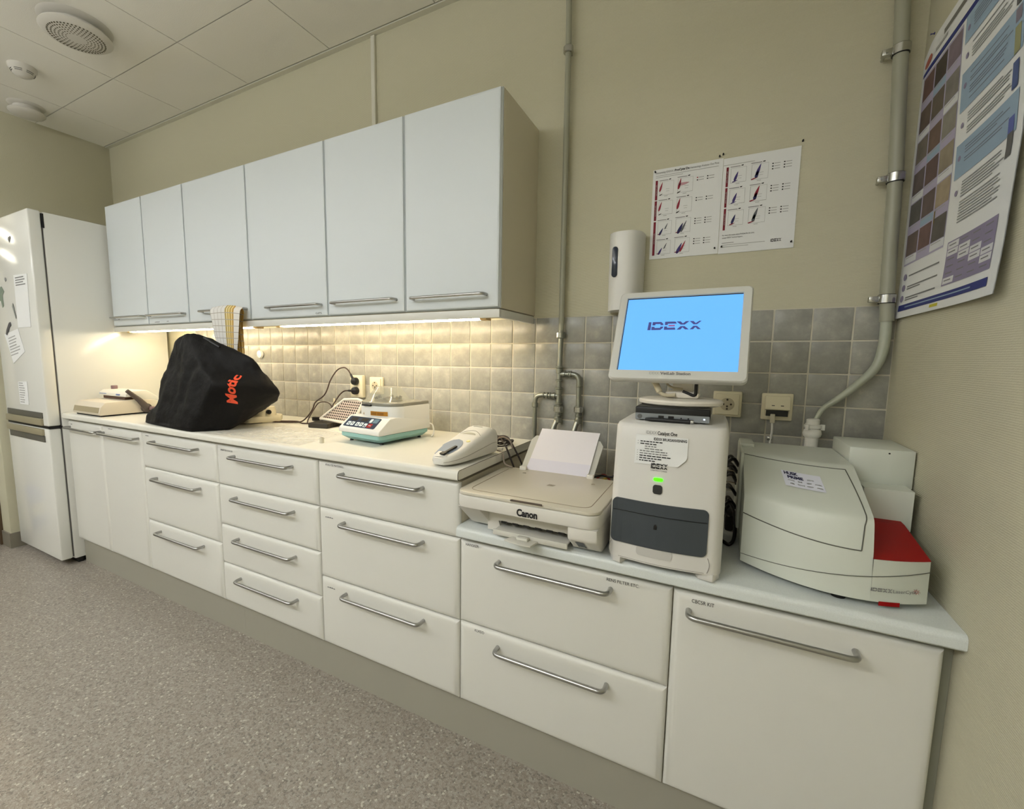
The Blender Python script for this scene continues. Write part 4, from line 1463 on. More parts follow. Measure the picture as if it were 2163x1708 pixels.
# cables behind the printer
t = thing('cable_bundle', 'red and yellow cables tangled between the printer and tall analyser', 'cable', (3.10, -.15, L))
random.seed(9)
for name, c_, n in (('red_lead', (150, 34, 30), 4), ('yellow_lead', (170, 150, 54), 3), ('black_lead', (32, 28, 26), 4)):
    b = B(mat(name, c_, .5))
    for k in range(n):
        z_ = L+.06+random.uniform(-.045, .06)
        y_ = -.15+random.uniform(-.06, .06)
        b.tube(spline([(3.02, y_+.03, z_-.02), (3.06, y_, z_+random.uniform(-.01, .02)), (3.10, y_-.01, z_+random.uniform(-.02, .03)), (3.135, y_+.02, z_+.03), (3.15, y_+.05, L+.005)], 6), .0034, None, 8)
    b.build(name, t)

# ---------------------------------------------------------------- tall white analyser with mini computer and monitor
def analyser():
    t = thing('analyser', 'tall off-white lab analyser with dark drawer between printer and right analyser', 'analyser', (3.30, -.42, L))
    AW = mat('analyser_white', (214, 212, 207), .4)
    AG = mat('analyser_drawer', (62, 68, 74), .35)
    xa, xb = 3.172, 3.424
    def sec(z):
        """plan outline at height z: the front leans back and bows out"""
        k = (z-L)/.345
        yf = -.606+.038*max(0, k)**1.6
        taper = .001*max(0, k)
        out = []
        x0, x1 = xa+taper, xb-.0015*k
        for i in range(13):
            u = i/12
            out.append((x0+.028+(x1-x0-.056)*u, yf-.010*math.sin(PI*u)))
        for i in range(1, 7):
            a = PI/2*i/6
            out.append((x1-.028+.028*math.sin(a), yf+.03-.03*math.cos(a)))
        out += [(x1, -.36), (x1-.004, -.26), (x0+.004, -.26), (x0, -.36)]
        for i in range(0, 6):
            a = PI/2*i/6
            out.append((x0+.028-.028*math.cos(a), yf+.03-.03*math.sin(a)))
        return out
    def front_y(x, z):
        k = (z-L)/.345
        u = (x-xa-.028)/(xb-xa-.056)
        return -.606+.038*max(0, k)**1.6-.010*math.sin(PI*min(1, max(0, u)))
    b = B(AW)
    zs = [L+.016, L+.03, L+.10, L+.17, L+.24, L+.30, L+.335, L+.343, L+.346]
    rings = []
    for i, z in enumerate(zs):
        o_ = sec(z)
        ins = {7: .003, 8: .008}.get(i, 0)
        cx, cy = (xa+xb)/2, -.43
        rings.append([b.bm.verts.new((x+(cx-x)*ins/.12, y+(cy-y)*ins/.17, z)) for x, y in o_])
    n = len(rings[0])
    for a, c_ in zip(rings, rings[1:]):
        for i in range(n):
            f = b.bm.faces.new((a[i], a[(i+1) % n], c_[(i+1) % n], c_[i]))
            f.smooth = True
    b.bm.faces.new(rings[0])
    b.bm.faces.new(rings[-1])
    bmesh.ops.recalc_face_normals(b.bm, faces=b.bm.faces)
    b.build('housing', t, auto=50)
    for x0, x1 in ((xa+.003, xa+.045), (xb-.058, xb-.003)):
        B(AW).prism([(x0, -.575), (x0+.012, -.60), (x1-.012, -.606), (x1, -.58), (x1, -.28), (x0, -.28)], L, L+.018, AW, 'z', bev=.002).build('foot', t)
    def panel(x0, x1, z0, z1, r, m, k, bld, thick=.006):
        pts = rrect(x0, x1, z0, z1, r, 5)
        # fan of strips following the bowed front
        nx = 14
        def edge(x):
            zz = [z0, z1]
            dx0, dx1 = x-x0, x1-x
            dd = min(dx0, dx1)
            c_ = r-math.sqrt(max(0, r*r-(r-min(r, dd))**2))
            return z0+c_, z1-c_
        xs_ = [x0+r*(1-math.cos(PI/2*i/5)) for i in range(5)] + [x0+r+(x1-x0-2*r)*i/nx for i in range(nx+1)] + [x1-r+r*math.sin(PI/2*i/5) for i in range(1, 6)]
        prev = None
        for x in xs_:
            e0, e1 = edge(x)
            cur = [Vector((x, front_y(x, e0)-k, e0)), Vector((x, front_y(x, e1)-k, e1))]
            if prev:
                vs = [bld.bm.verts.new(p) for p in (prev[0], cur[0], cur[1], prev[1])]
                f = bld.bm.faces.new(vs)
                f.material_index = bld.mi(m)
                f.smooth = True
                for q0, q1 in ((prev[0], cur[0]), (cur[1], prev[1])):
                    vs = [bld.bm.verts.new(p) for p in (q0, q0+Vector((0, thick, 0)), q1+Vector((0, thick, 0)), q1)]
                    bld.bm.faces.new(vs).material_index = bld.mi(m)
            prev = cur
    b = B(AG)
    panel(3.180, 3.393, L+.056, L+.163, .012, AG, .003, b)
    dr = b.build('drawer_front', t)
    b = B(BLACK)
    b.tube([(3.183+.207*i/16, front_y(3.183+.207*i/16, L+.134)-.0031, L+.134) for i in range(17)], .0008, BLACK, 6)
    b.build('seam', dr)
    b = B(BLACK)
    b.prism([(3.279, L+.103), (3.286, L+.103), (3.2855, L+.112), (3.2825, L+.1155), (3.2795, L+.112)], front_y(3.28, L+.11)-.0042, front_y(3.28, L+.11)-.003, BLACK, 'y')
    b.build('lock_mark', dr)
    b = B(mat('analyser_recess', (190, 188, 183), .5))
    panel(3.242, 3.322, L+.034, L+.057, .008, b.mats[0], .0012, b, .001)
    b.build('finger_recess', t)
    b = B(mat('analyser_seam', (150, 146, 140), .6))
    for xs0, sx in ((3.181, -1), (3.396, 1)):
        b.tube([(xs0+sx*.004*math.sin(PI*i/8), front_y(xs0, L+.02+.035*i/8)-.0004, L+.02+.034*i/8) for i in range(9)], .0007, None, 5)
    b.tube([(3.2+.19*i/12, front_y(3.2+.19*i/12, L+.019)-.0002, L+.019) for i in range(13)], .0005, None, 5)
    b.build('seam', t)
    b = B(mat('led_green', (70, 240, 10), .4, emit=(60, 255, 0), estr=2.2))
    panel(3.2715, 3.2925, L+.216, L+.2235, .0035, b.mats[0], .002, b, .002)
    b.build('status_light', t)
    b = B(mat('button_dark', (44, 44, 46), .3))
    panel(3.2715, 3.2925, L+.186, L+.207, .006, b.mats[0], .002, b, .002)
    b.build('button', t)
    fy = lambda p: Vector((p.x, front_y(p.x, p.z)-.0009, p.z))
    tx = B(INK)
    tx.text('IDEXX', (3.2475, -.6, L+.3235), .0115, INKL, width=.024, fn=fy)
    tx.text('Catalyst One', (3.2735, -.6, L+.3235), .0115, INK, width=.043, bold=.02, fn=fy)
    tx.text('LABORATORIES', (3.264, -.6, L+.2385), .0045, INKG, width=.036, fn=fy)
    bz = B(INK)
    yq = front_y(3.28, L+.25)
    idexx(tx, (3.264, yq-.0022, L+.2445), (1, 0, 0), (0, .12, 1), .0125, .0365, INK)
    tx.build('brand_text', t)
    return front_y
front_y = analyser()
# instruction note
t = thing('instruction_note', 'white instruction note taped to the tall analyser front, corner curling', 'note', (3.28, -.59, L+.28))
def notefn(x, z, k=.0015):
    curl = max(0, (x-3.315)/.03)*max(0, (L+.285-z)/.045)
    return Vector((x, front_y(x, z)-k-.010*curl, z))
b = B(PAPER)
def nb(u, v):
    z = lerp(L+.252, L+.3205, v)
    xr = 3.3405 if v > .28 else lerp(3.322, 3.3405, v/.28)
    return notefn(lerp(3.2245, xr, u), z+.002*u*(1-v)-.0005*u)
b.grid(nb, 18, 12, PAPER)
b.build('sheet', t)
b = B(INK)
fnn = lambda p: notefn(p.x, p.z, .0022)
b.text('IDEXX BRUKSANVISNING', (3.2665, -.6, L+.3105), .0085, INK, width=.0715, bold=.02, fn=fnn)
rows = [(3.236, .050, .8), (3.236, .038, 1), (3.247, .026, .5), (3.247, .040, .6), (3.236, .062, .7), (3.236, .064, .7), (3.236, .071, .8), (3.236, .050, 1), (3.236, .036, .8)]
random.seed(4)
for i, (x, w_, dk) in enumerate(rows):
    z = L+.3045-.0056*i
    xx = x
    while xx < x+w_:
        ww = random.uniform(.004, .011)
        e = min(xx+ww, x+w_)
        b.poly([fnn(Vector(p)) for p in ((xx, 0, z), (e, 0, z), (e, 0, z+.0024), (xx, 0, z+.0024))], INK if dk > .75 else INKG)
        xx = e+.0016
    if x < 3.24:
        b.poly([fnn(Vector(p)) for p in ((3.230, 0, z+.0006), (3.2316, 0, z+.0006), (3.2316, 0, z+.002), (3.230, 0, z+.002))], INKG)
b.build('printed_text', t)

ZA = L+.346
# mini computer
t = thing('mini_computer', 'small black and silver desktop computer on top of the tall analyser', 'computer', (3.29, -.42, ZA))
b = B(BLACK)
b.box(3.2095, 3.381, -.510, -.335, ZA+.003, ZA+.036, BLACK, bev=.0035, seg=3)
b.build('case', t)
SV = mat('silver_front', (150, 156, 164), .3, .6)
b = B(SV)
b.prism([(x, z) for x, z in rrect(3.2105, 3.380, ZA+.0035, ZA+.0195, .002)], -.5125, -.509, SV, 'y')
fp = b.build('front_strip', t)
b = B(BLACK)
for x in (3.272, 3.295):
    b.box(x-.0065, x+.0065, -.5135, -.512, ZA+.0095, ZA+.0155)
b.build('port', fp)
b = B(BLACK)
for x in (3.318, 3.334):
    b.cyl((x, -.512, ZA+.0115), (x, -.5134, ZA+.0115), .0019, BLACK, 10)
b.build('audio_jack', fp)
b = B(mat('badge_grey', (112, 114, 118), .3, .7))
b.cyl((3.2215, -.512, ZA+.011), (3.2215, -.5135, ZA+.011), .0058, None, 20)
b.build('badge', fp)
b = B(mat('pc_light', (230, 240, 255), .4, emit=(220, 235, 255), estr=2.5))
b.box(3.367, 3.3705, -.5135, -.512, ZA+.0105, ZA+.0135)
b.build('power_light', fp)
for x in (3.225, 3.365):
    for y in (-.49, -.36):
        B(RUBBER).cyl((x, y, ZA), (x, y, ZA+.004), .007, RUBBER, 12).build('foot', t)
# stylus
t = thing('stylus', 'black stylus with chrome tip lying before the mini computer', 'pen', (3.29, -.522, ZA))
b = B(BLACK).tube([(3.236, -.5225, ZA+.0055), (3.25, -.5225, ZA+.0055), (3.339, -.5245, ZA+.0055)], [.003, .0052, .0052], BLACK, 14)
b.build('barrel', t)
b = B(ZINC).cyl((3.339, -.5245, ZA+.0055), (3.347, -.5246, ZA+.0055), .0056, ZINC, 16, bev=.001)
b.build('tip', t)

# monitor
def monitor():
    cx, cy, cz, ya, ti, W_, H_ = 3.2925, -.42, 1.2912, -.033, .46, .326, .2675
    t = thing('monitor', 'white touch monitor with bright blue screen on top of the mini computer', 'monitor', (3.29, -.40, ZA+.036))
    X = Vector((math.cos(ya), math.sin(ya), 0))
    Nf = Vector((math.sin(ya)*math.cos(ti), -math.cos(ya)*math.cos(ti), math.sin(ti)))
    Z = Nf.cross(X)
    Mw = Matrix(((X.x, Z.x, Nf.x, cx), (X.y, Z.y, Nf.y, cy), (X.z, Z.z, Nf.z, cz), (0, 0, 0, 1)))
    MW = mat('monitor_white', (206, 206, 200), .4)
    # local: x right, y up, z out
    b = B(MW)
    sw, sh = .283/2, .2205/2
    oy = .0035
    # bezel as frame of four bars sharing a bevelled outline
    o_ = rrect(-W_/2, W_/2, -H_/2, H_/2, .012, 5)
    i_ = rrect(-sw, sw, -sh+oy, sh+oy, .0015, 5)
    bm_ = b.bm
    def ring(pts, z):
        return [bm_.verts.new(Mw @ Vector((x, y, z))) for x, y in pts]
    def shrink(pts, k):
        return [(x*(1-k/(W_/2)), y*(1-k/(H_/2))) for x, y in pts]
    R = [ring(shrink(o_, .012), -.042), ring(shrink(o_, .002), -.026), ring(o_, -.018), ring(o_, -.004), ring(shrink(o_, .003), 0), ring([(x*1.01, (y-oy)*1.01+oy) for x, y in i_], 0), ring(i_, -.005)]
    n = len(o_)
    for a, c_ in zip(R, R[1:]):
        for i in range(n):
            f = bm_.faces.new((a[i], a[(i+1) % n], c_[(i+1) % n], c_[i]))
            f.smooth = True
    bm_.faces.new(R[0])
    bmesh.ops.recalc_face_normals(bm_, faces=bm_.faces)
    b.build('bezel', t)
    SCR = mat('screen_blue', (60, 110, 160), .15, emit=(104, 178, 255), estr=1.0)
    nt = SCR.node_tree
    b = B(SCR)
    b.poly([Mw @ Vector((x, y, -.0042)) for x, y in i_], SCR)
    s_ = b.build('screen', t)
    b = B(mat('screen_logo', (60, 66, 120), .4, emit=(66, 70, 140), estr=.5))
    red = mat('screen_logo_red', (150, 80, 130), .4, emit=(160, 70, 130), estr=.5)
    idexx(b, Mw @ Vector((-.0785, .0125, -.004)), X, Z, .0245, .131, b.mats[0], red)
    b.build('screen_logo', s_)
    b = B(BLACK)
    fr = [(-sw, sh+oy), (sw, sh+oy)]
    b.poly([Mw @ Vector(p) for p in ((-sw, sh+oy-.0026, -.0038), (sw, sh+oy-.0026, -.0038), (sw, sh+oy, -.0038), (-sw, sh+oy, -.0038))], BLACK)
    b.poly([Mw @ Vector(p) for p in ((-sw, -sh+oy, -.0038), (-sw+.0016, -sh+oy, -.0038), (-sw+.0016, sh+oy, -.0038), (-sw, sh+oy, -.0038))], BLACK)
    b.build('screen_border', s_)
    tx = B(INK)
    tx.text('IDEXX', Mw @ Vector((-.058, -H_/2+.0145, .0)), .0105, INKL, X, Z, width=.0235)
    tx.text('VetLab Station', Mw @ Vector((-.0315, -H_/2+.0145, .0)), .0105, INKG, X, Z, width=.0715, bold=.04)
    tx.build('brand_text', t)
    # stand: oval foot and two-arm neck
    b = B(mat('stand_white', (216, 213, 204), .45))
    zf = ZA+.0365
    b.lathe([(0, 0), (.93, 0), (.99, .004), (1.0, .010), (.97, .0145), (.88, .0165), (.5, .017), (0, .017)], (0, 0, 0), m=b.mats[0], seg=48)
    bmesh.ops.transform(b.bm, matrix=Matrix.Translation((3.305, -.405, zf)) @ Matrix.Diagonal((.103, .088, 1, 1)), verts=b.bm.verts)
    b.build('foot', t)
    b = B(mat('stand_white', (216, 213, 204), .45))
    b.box(3.285, 3.335, -.40, -.375, zf+.0165, zf+.09, bev=.006)
    b.box(3.268, 3.352, -.425, -.37, zf+.0165, zf+.035, bev=.008)
    b.cyl((3.278, -.385, zf+.085), (3.342, -.385, zf+.085), .017, None, 20)
    pz = Mw @ Vector((0, -.02, -.041))
    b.tube([(3.31, -.385, zf+.085), tuple(pz)], .02, None, 14)
    b.build('neck', t)
    b = B(BLACK)
    b.tube(fillet([(3.343, -.425, 1.178), (3.343, -.425, 1.128), (3.312, -.42, 1.14)], .01), .0042, BLACK, 10)
    b.build('black_lead', t)
    b = B(mat('lead_cream', (196, 186, 160), .5))
    b.tube(spline([(3.235, -.42, 1.17), (3.247, -.425, 1.155), (3.258, -.43, 1.135), (3.275, -.43, 1.129), (3.295, -.43, 1.131)], 6), [.008]*8+[.008]*4+[.005]*13, None, 10)
    b.tube(spline([(3.262, -.40, 1.17), (3.28, -.40, 1.15), (3.31, -.40, 1.145)], 6), .003, None, 8)
    b.build('cream_lead', t)
monitor()

# cables between the analysers
t = thing('cable_bundle', 'black cables heaped between the tall analyser and the right analyser', 'cable', (3.445, -.2, L))
random.seed(12)
b = B(mat('cable_black', (22, 21, 20), .5))
for k in range(7):
    z_ = L+.03+.03*k
    y_ = -.20+random.uniform(-.06, .05)
    b.tube(spline([(3.43, y_, z_+random.uniform(-.02, .02)), (3.445, y_-.03, z_+.015), (3.457, y_, z_-.01), (3.44, y_+.03, z_+.01), (3.43, y_+.05, z_)], 6), .0042, None, 8)
b.tube(spline([(3.43, -.34, L+.005), (3.445, -.36, L+.006), (3.457, -.33, L+.02), (3.456, -.26, L+.06), (3.44, -.22, L+.09)], 6), .0045, None, 8)
b.tube(spline([(3.43, -.12, L+.19), (3.447, -.15, L+.16), (3.46, -.18, L+.13)], 6), .005, None, 8)
b.box(3.434, 3.456, -.24, -.12, L+.001, L+.05, bev=.006)
b.build('black_lead', t)
b = B(mat('cable_light', (150, 140, 120), .5))
for k in range(3):
    b.tube(spline([(3.43, -.16, L+.13+.018*k), (3.445, -.17, L+.132+.018*k), (3.458, -.165, L+.128+.018*k)], 4), .0016, None, 6)
b.build('thin_lead', t)

# ---------------------------------------------------------------- right analyser
def laser():
    t = thing('analyser', 'wide grey-white analyser with red panel in the right corner', 'analyser', (3.63, -.32, L))
    LW = mat('laser_white', (206, 210, 200), .45)
    LS = mat('laser_seam', (92, 92, 84), .7)
    x0, x1, xs_, = 3.466, 3.792, 3.694
    def fy(x):      # bowed front in plan
        u = (x-x0)/(x1-x0)
        return -.475-.305*u+.258*u*u
    zb = L+.014
    # profile of the tall part: y offset from the front and height
    prof = [(0, zb), (.003, zb+.05), (.009, zb+.10), (.021, zb+.150), (.026, zb+.161), (.036, zb+.168), (.085, zb+.1865), (.14, zb+.207), (.20, zb+.228), (.222, zb+.2345), (.245, zb+.236), (.30, zb+.236)]
    def surf(x, s):
        k = s*(len(prof)-1)
        i = min(len(prof)-2, int(k))
        a, c_ = prof[i], prof[i+1]
        d = lerp(a[0], c_[0], k-i)
        z = lerp(a[1], c_[1], k-i)
        return Vector((x, min(fy(x)+d, -.12), z))
    b = B(LW)
    nx = 16
    b.grid(lambda u, s: surf(x0+(xs_-x0)*u, s), nx, 27, LW)
    # closing faces: left and right sides, back, bottom
    for x in (x0, xs_):
        pts = [surf(x, s/27) for s in range(28)]
        b.poly(pts + [Vector((x, -.10, zb+.236)), Vector((x, -.10, zb))], LW)
    b.grid(lambda u, v: (x0+(xs_-x0)*u, lerp(surf(x0+(xs_-x0)*u, 1).y, -.10, v), zb+.236), nx, 1, LW)
    b.poly([(x0, -.10, zb), (xs_, -.10, zb), (xs_, -.10, zb+.236), (x0, -.10, zb+.236)], LW)
    b.box(x0-.006, x0+.03, -.20, -.10, zb+.232, zb+.246, LW, bev=.003)
    b.box(x0-.008, x0, -.33, -.10, zb+.03, zb+.24, LW, bev=.003)
    # bottom skirt across the full width
    nx2 = 20
    def sk(u, v):
        x = lerp(x0, x1, u)
        return (x, fy(x)+.0035*v, lerp(zb, zb+.088, v))
    b.grid(lambda u, v: sk(lerp((xs_-x0)/(x1-x0), 1, u), v), 8, 3, LW)
    b.poly([(x1, fy(x1), zb), (x1, -.10, zb), (x1, -.10, zb+.11), (x1, -.38, zb+.108), (x1, fy(x1)+.0035, zb+.088)], LW)
    b.poly([Vector((lerp(x0, x1, i/20), fy(lerp(x0, x1, i/20)), zb)) for i in range(21)] + [Vector((x1, -.10, zb)), Vector((x0, -.10, zb))], LW)
    b.box(3.72, 3.812, -.335, -.10, zb+.09, zb+.185, LW)
    b.build('housing', t, auto=35)
    b = B(mat('laser_red', (152, 10, 12), .5, spec=.2))
    b.grid(lambda u, v: (lerp(xs_-.001, x1+.0008, u), lerp(fy(lerp(xs_, x1, u))+.003, -.36, v), lerp(zb+.0885, zb+.112, v)), 8, 4, None)
    b.grid(lambda u, v: (lerp(xs_-.001, x1+.0008, u), lerp(-.36, -.30, v), lerp(zb+.112, zb+.113, v)), 8, 1, None)
    b.build('red_panel', t)
    b = B(LW)
    b.prism([(3.699, -.268), (3.74, -.274), (3.78, -.276), (3.8255, -.272), (3.8255, -.09), (3.696, -.09)], zb+.176, zb+.271, LW, 'z', bev=.003)
    b.build('rear_tower', t)
    B(INK).cyl((3.775, -.2755, zb+.262), (3.775, -.2768, zb+.262), .002, INK, 10).build('tower_screw', t)
    # lid seams
    b = B(LS)
    def onS(x, s, k=.0005):
        p = surf(x, s)
        q = surf(x, min(1, s+.01))
        d = (q-p).normalized()
        n_ = Vector((1, 0, 0)).cross(d)
        return p + (n_ if n_.y < 0 or n_.z > 0 else -n_)*k
    xL = xs_-.020
    b.tube([onS(lerp(x0, xL, i/20), .73) for i in range(21)], .0009, LS, 5)
    b.tube([onS(lerp(xL, xL+.012, min(1, i/8)) if False else xL+.008*math.sin(PI*i/24), lerp(.73, .182, i/24)) for i in range(25)], .0011, LS, 5)
    b.tube([onS(lerp(x0, xL, i/24), .212-.03*math.sin(PI/2*i/24)) for i in range(25)], .0012, LS, 5)
    b.tube([Vector(sk(i/24, 0)) + Vector((0, -.0006+.002, .018+.048*i/24)) for i in range(25)], .0008, LS, 5)
    b.build('seam', t)
    yq = lambda p: Vector((p.x, fy(p.x)-.0002, p.z))
    tx = B(INKG)
    for q in (0,):
        bb_ = B(INKG)
        idexx(bb_, (3.693, 0, L+.0365), (1, 0, 0), (0, 0, 1), .0075, .036, INKG)
        for v in bb_.bm.verts:
            v.co = yq(v.co)+Vector((0, -.0006, 0))
        tx.mats = bb_.mats
        me_ = bpy.data.meshes.new('t')
        bb_.bm.to_mesh(me_)
        tx.bm.from_mesh(me_)
        bb_.bm.free()
    tx.text('LaserCyte', (3.7305, 0, L+.0365), .010, INKG, width=.040, fn=lambda p: yq(p)+Vector((0, -.0006, 0)))
    rd = mat('star_red', (150, 60, 62), .6)
    for k in range(8):
        a = k*PI/4
        c_ = Vector((3.7705, fy(3.77)-.0012, L+.041))
        e = Vector((math.cos(a), 0, math.sin(a)))
        s_ = Vector((-math.sin(a), 0, math.cos(a)))*.0006
        tx.poly([c_+e*.0015-s_, c_+e*.006-s_*.4, c_+e*.006+s_*.4, c_+e*.0015+s_], rd)
    tx.build('brand_text', t)
    b = B(mat('laser_red', (152, 10, 12), .5, spec=.2))
    b.grid(lambda u, v: (lerp(3.708, 3.744, u), fy(lerp(3.708, 3.744, u))-.0012, lerp(L+.0075, L+.0165, v)), 4, 1, None)
    b.build('red_tab', t)
    for x, y in ((3.648, -.535), (3.50, -.44), (3.76, -.48), (3.49, -.15), (3.76, -.15)):
        B(RUBBER).cyl((x, y, L), (x, y, L+.0145), .013, RUBBER, 14).build('foot', t)
    return surf, onS
surf, onS = laser()
t = thing('handwritten_note', 'small white handwritten note stuck on top of the right analyser', 'note', (3.58, -.38, L+.24))
def hn(u, v, k=.0012):
    # u across, v down the slope
    x = lerp(lerp(3.5445, 3.550, v), lerp(3.6195, 3.624, v), u)
    return onS(x, lerp(.665, .565, v)-.004*u, k)
b = B(mat('note_white', (222, 224, 236), .8))
b.grid(hn, 10, 8, None)
b.build('sheet', t)
b = B(mat('marker_navy', (34, 32, 70), .7))
def wr(s_, u0, v0, w_, h_, m, bold):
    b.text(s_, (0, 0, 0), 1, m, (1, 0, 0), (0, 1, 0), bold=bold, width=1, fn=lambda p: hn(u0+w_*p.x, v0-h_*p.y, .0019))
wr('HUSK', .06, .24, .36, .26, b.mats[0], .05)
wr('PRIME', .12, .48, .40, .24, b.mats[0], .05)
b.build('marker_text', t)
b = B(INKL)
random.seed(8)
for v0, us in ((.62, ((.10, .17), (.36, .10), (.58, .12), (.78, .16))), (.82, ((.14, .10), (.33, .17), (.56, .16), (.80, .14))), (.40, ((.62, .16),))):
    for u0, w_ in us:
        b.tube([hn(u0+w_*i/14, v0+.05*math.sin(i*2.3+u0*9)*(1 if i % 3 else .4), .0019) for i in range(15)], .0005, INKL, 4)
b.build('pen_text', t)

# ---------------------------------------------------------------- posters and pins
def chart(b, x, z, w_, h_, blobs, frame=INKG):
    Y = -.0028
    def rc(x0_, x1_, z0_, z1_, m, k=0):
        b.poly([(x0_, Y-k, z0_), (x1_, Y-k, z0_), (x1_, Y-k, z1_), (x0_, Y-k, z1_)], m)
    e = .0006
    rc(x, x+w_, z, z+e, frame); rc(x, x+e, z, z+h_, frame); rc(x, x+w_, z+h_-e, z+h_, INKL); rc(x+w_-e, x+w_, z, z+h_, INKL)
    rc(x-.002, x+w_*.6, z+h_+.003, z+h_+.005, INKG)
    b.poly([(x+w_*.64, Y, z+h_+.0035), (x+w_*.78, Y, z+h_+.0035), (x+w_*.8, Y, z+h_+.007), (x+w_*.66, Y, z+h_+.006)], INK)
    rc(x+w_*.35, x+w_*.6, z-.0045, z-.003, INKL)
    for bx, bz, bl, bw, ang, m in blobs:
        ca, sa = math.cos(ang), math.sin(ang)
        pts = []
        for i in range(12):
            a = 2*PI*i/12
            px_, pz_ = bl*math.cos(a), bw*math.sin(a)*(1-.6*math.cos(a))
            pts.append((x+w_*bx+(px_*ca-pz_*sa), Y-.0003, z+h_*bz+(px_*sa+pz_*ca)))
        b.poly(pts, m)
    rc(x+w_*.45, x+w_*.72, z+h_*.42, z+h_*.44, INKL); rc(x+w_*.48, x+w_*.70, z+h_*.26, z+h_*.28, INKL)
RED = mat('chart_red', (150, 44, 62), .7)
VIO = mat('chart_violet', (70, 58, 118), .7)
NAVY = mat('chart_navy', (44, 44, 92), .7)
OLV = mat('chart_grey', (96, 100, 104), .7)
MAR = mat('maroon_bar', (122, 26, 44), .7)
def legend(b, x, z, n, first=INK):
    Y = -.0028
    for c_ in range(2):
        for r in range(n):
            zz = z-.0078*r
            xx = x+.030*c_
            b.poly([(xx, Y, zz), (xx+.004, Y, zz), (xx+.004, Y, zz+.0034), (xx, Y, zz+.0034)], first if r == 0 and c_ == 0 else INK)
            b.poly([(xx+.006, Y, zz+.0008), (xx+.021, Y, zz+.0008), (xx+.021, Y, zz+.0026), (xx+.006, Y, zz+.0026)], INKL)
def pageL(b):
    Y = -.0028
    x0, z1 = 3.1515, 1.866
    b.text('Interpreting', (x0+.009, Y, z1-.0145), .009, INKG, width=.03)
    b.text('ProCyte Dx', (x0+.068, Y, z1-.0145), .0098, INK, width=.046, bold=.03)
    b.text('Hematology Analyzer Dot Plots', (x0+.116, Y, z1-.0145), .009, INKG, width=.084)
    b.text('IDEXX', (x0+.042, Y, z1-.0145), .009, INKL, width=.022)
    for i, w_ in enumerate((.19, .085)):
        b.poly([(x0+.009, Y, z1-.022-.0055*i), (x0+.009+w_, Y, z1-.022-.0055*i), (x0+.009+w_, Y, z1-.0205-.0055*i), (x0+.009, Y, z1-.0205-.0055*i)], INKL)
    for za, zb_ in ((.036, .100), (.103, .168), (.172, .284)):
        b.poly([(x0+.009, Y, z1-zb_), (x0+.0165, Y, z1-zb_), (x0+.0165, Y, z1-za), (x0+.009, Y, z1-za)], MAR)
        b.text('red blood cells' if za < .17 else 'white blood cells', (x0+.0148, Y, z1-(za+zb_)/2-.018), .006, INKL, (0, 0, 1), (-1, 0, 0), width=.036)
    ry = [(.086, RED), (.150, RED), (.216, NAVY), (.281, VIO)]
    for i, (dz, m) in enumerate(ry):
        z = z1-dz
        if i < 2:
            b1 = [(.1, .62, .016, .0028, 1.3, RED), (.12, .05, .006, .0012, .5, INK)]
            b2_ = [(.12, .62, .018, .0034, 1.35, RED), (.1, .05, .007, .0015, .5, INK)] + ([(.42, .6, .016, .004, .1, mat('chart_pink', (196, 150, 156), .7))] if i == 0 else [])
        else:
            b1 = [(.26, .22, .013, .003, 1.1, m), (.62, .6, .011, .0018, 1.15, OLV), (.16, .06, .007, .001, .2, RED)]
            b2_ = [(.32, .30, .019, .0044, 1.15, m), (.55, .42, .02, .003, 1.15, OLV if i == 2 else RED), (.2, .06, .009, .0012, .2, RED)]
        chart(b, x0+.023, z, .044, .044, b1)
        chart(b, x0+.080, z, .046, .046, b2_)
        legend(b, x0+.137, z+.038, 2 if i < 2 else 3, RED if i == 0 else INK)
def pageR(b):
    Y = -.0028
    x0, z1 = 3.366, 1.863
    b.poly([(x0, Y, z1-.022), (x0+.085, Y, z1-.022), (x0+.085, Y, z1-.0205), (x0, Y, z1-.0205)], INKL)
    for za, zb_ in ((.028, .088), (.091, .151), (.155, .222)):
        b.poly([(x0+.008, Y, z1-zb_), (x0+.0145, Y, z1-zb_), (x0+.0145, Y, z1-za), (x0+.008, Y, z1-za)], MAR)
        b.text('white blood cells', (x0+.0130, Y, z1-(za+zb_)/2-.018), .006, INKL, (0, 0, 1), (-1, 0, 0), width=.036)
    for i, dz in enumerate((.078, .143, .209)):
        z = z1-dz
        m = (NAVY, VIO, OLV)[i]
        chart(b, x0+.021, z, .043, .045, [(.36, .42, .015, .0034, 1.25, (VIO, VIO, NAVY)[i]), (.3, .1, .009, .0015, .3, VIO if i < 2 else RED)])
        chart(b, x0+.078, z, .045, .046, [(.42, .62, .018, .0038, 1.25, (VIO, RED, OLV)[i]), (.34, .34, .012, .004, 1.3, (NAVY, NAVY, OLV)[i]), (.2, .08, .010, .0016, .25, RED)], INK if i == 1 else INKG)
        legend(b, x0+.132, z+.038, 3)
    for i, w_ in enumerate((.090, .058)):
        b.text(('For more information about ProCyte Dx dot plots,', 'contact IDEXX Technical Support.')[i], (x0+.008, Y, z1-.240-.008*i), .006, INKG, width=w_, bold=.02)
    for i, w_ in enumerate((.034, .120, .075)):
        b.poly([(x0+.008, Y, z1-.263-.0062*i), (x0+.008+w_, Y, z1-.263-.0062*i), (x0+.008+w_, Y, z1-.2614-.0062*i), (x0+.008, Y, z1-.2614-.0062*i)], INKG if i == 0 else INKL)
    idexx(b, (x0+.143, Y, z1-.272), (1, 0, 0), (0, 0, 1), .0085, .028, INK)
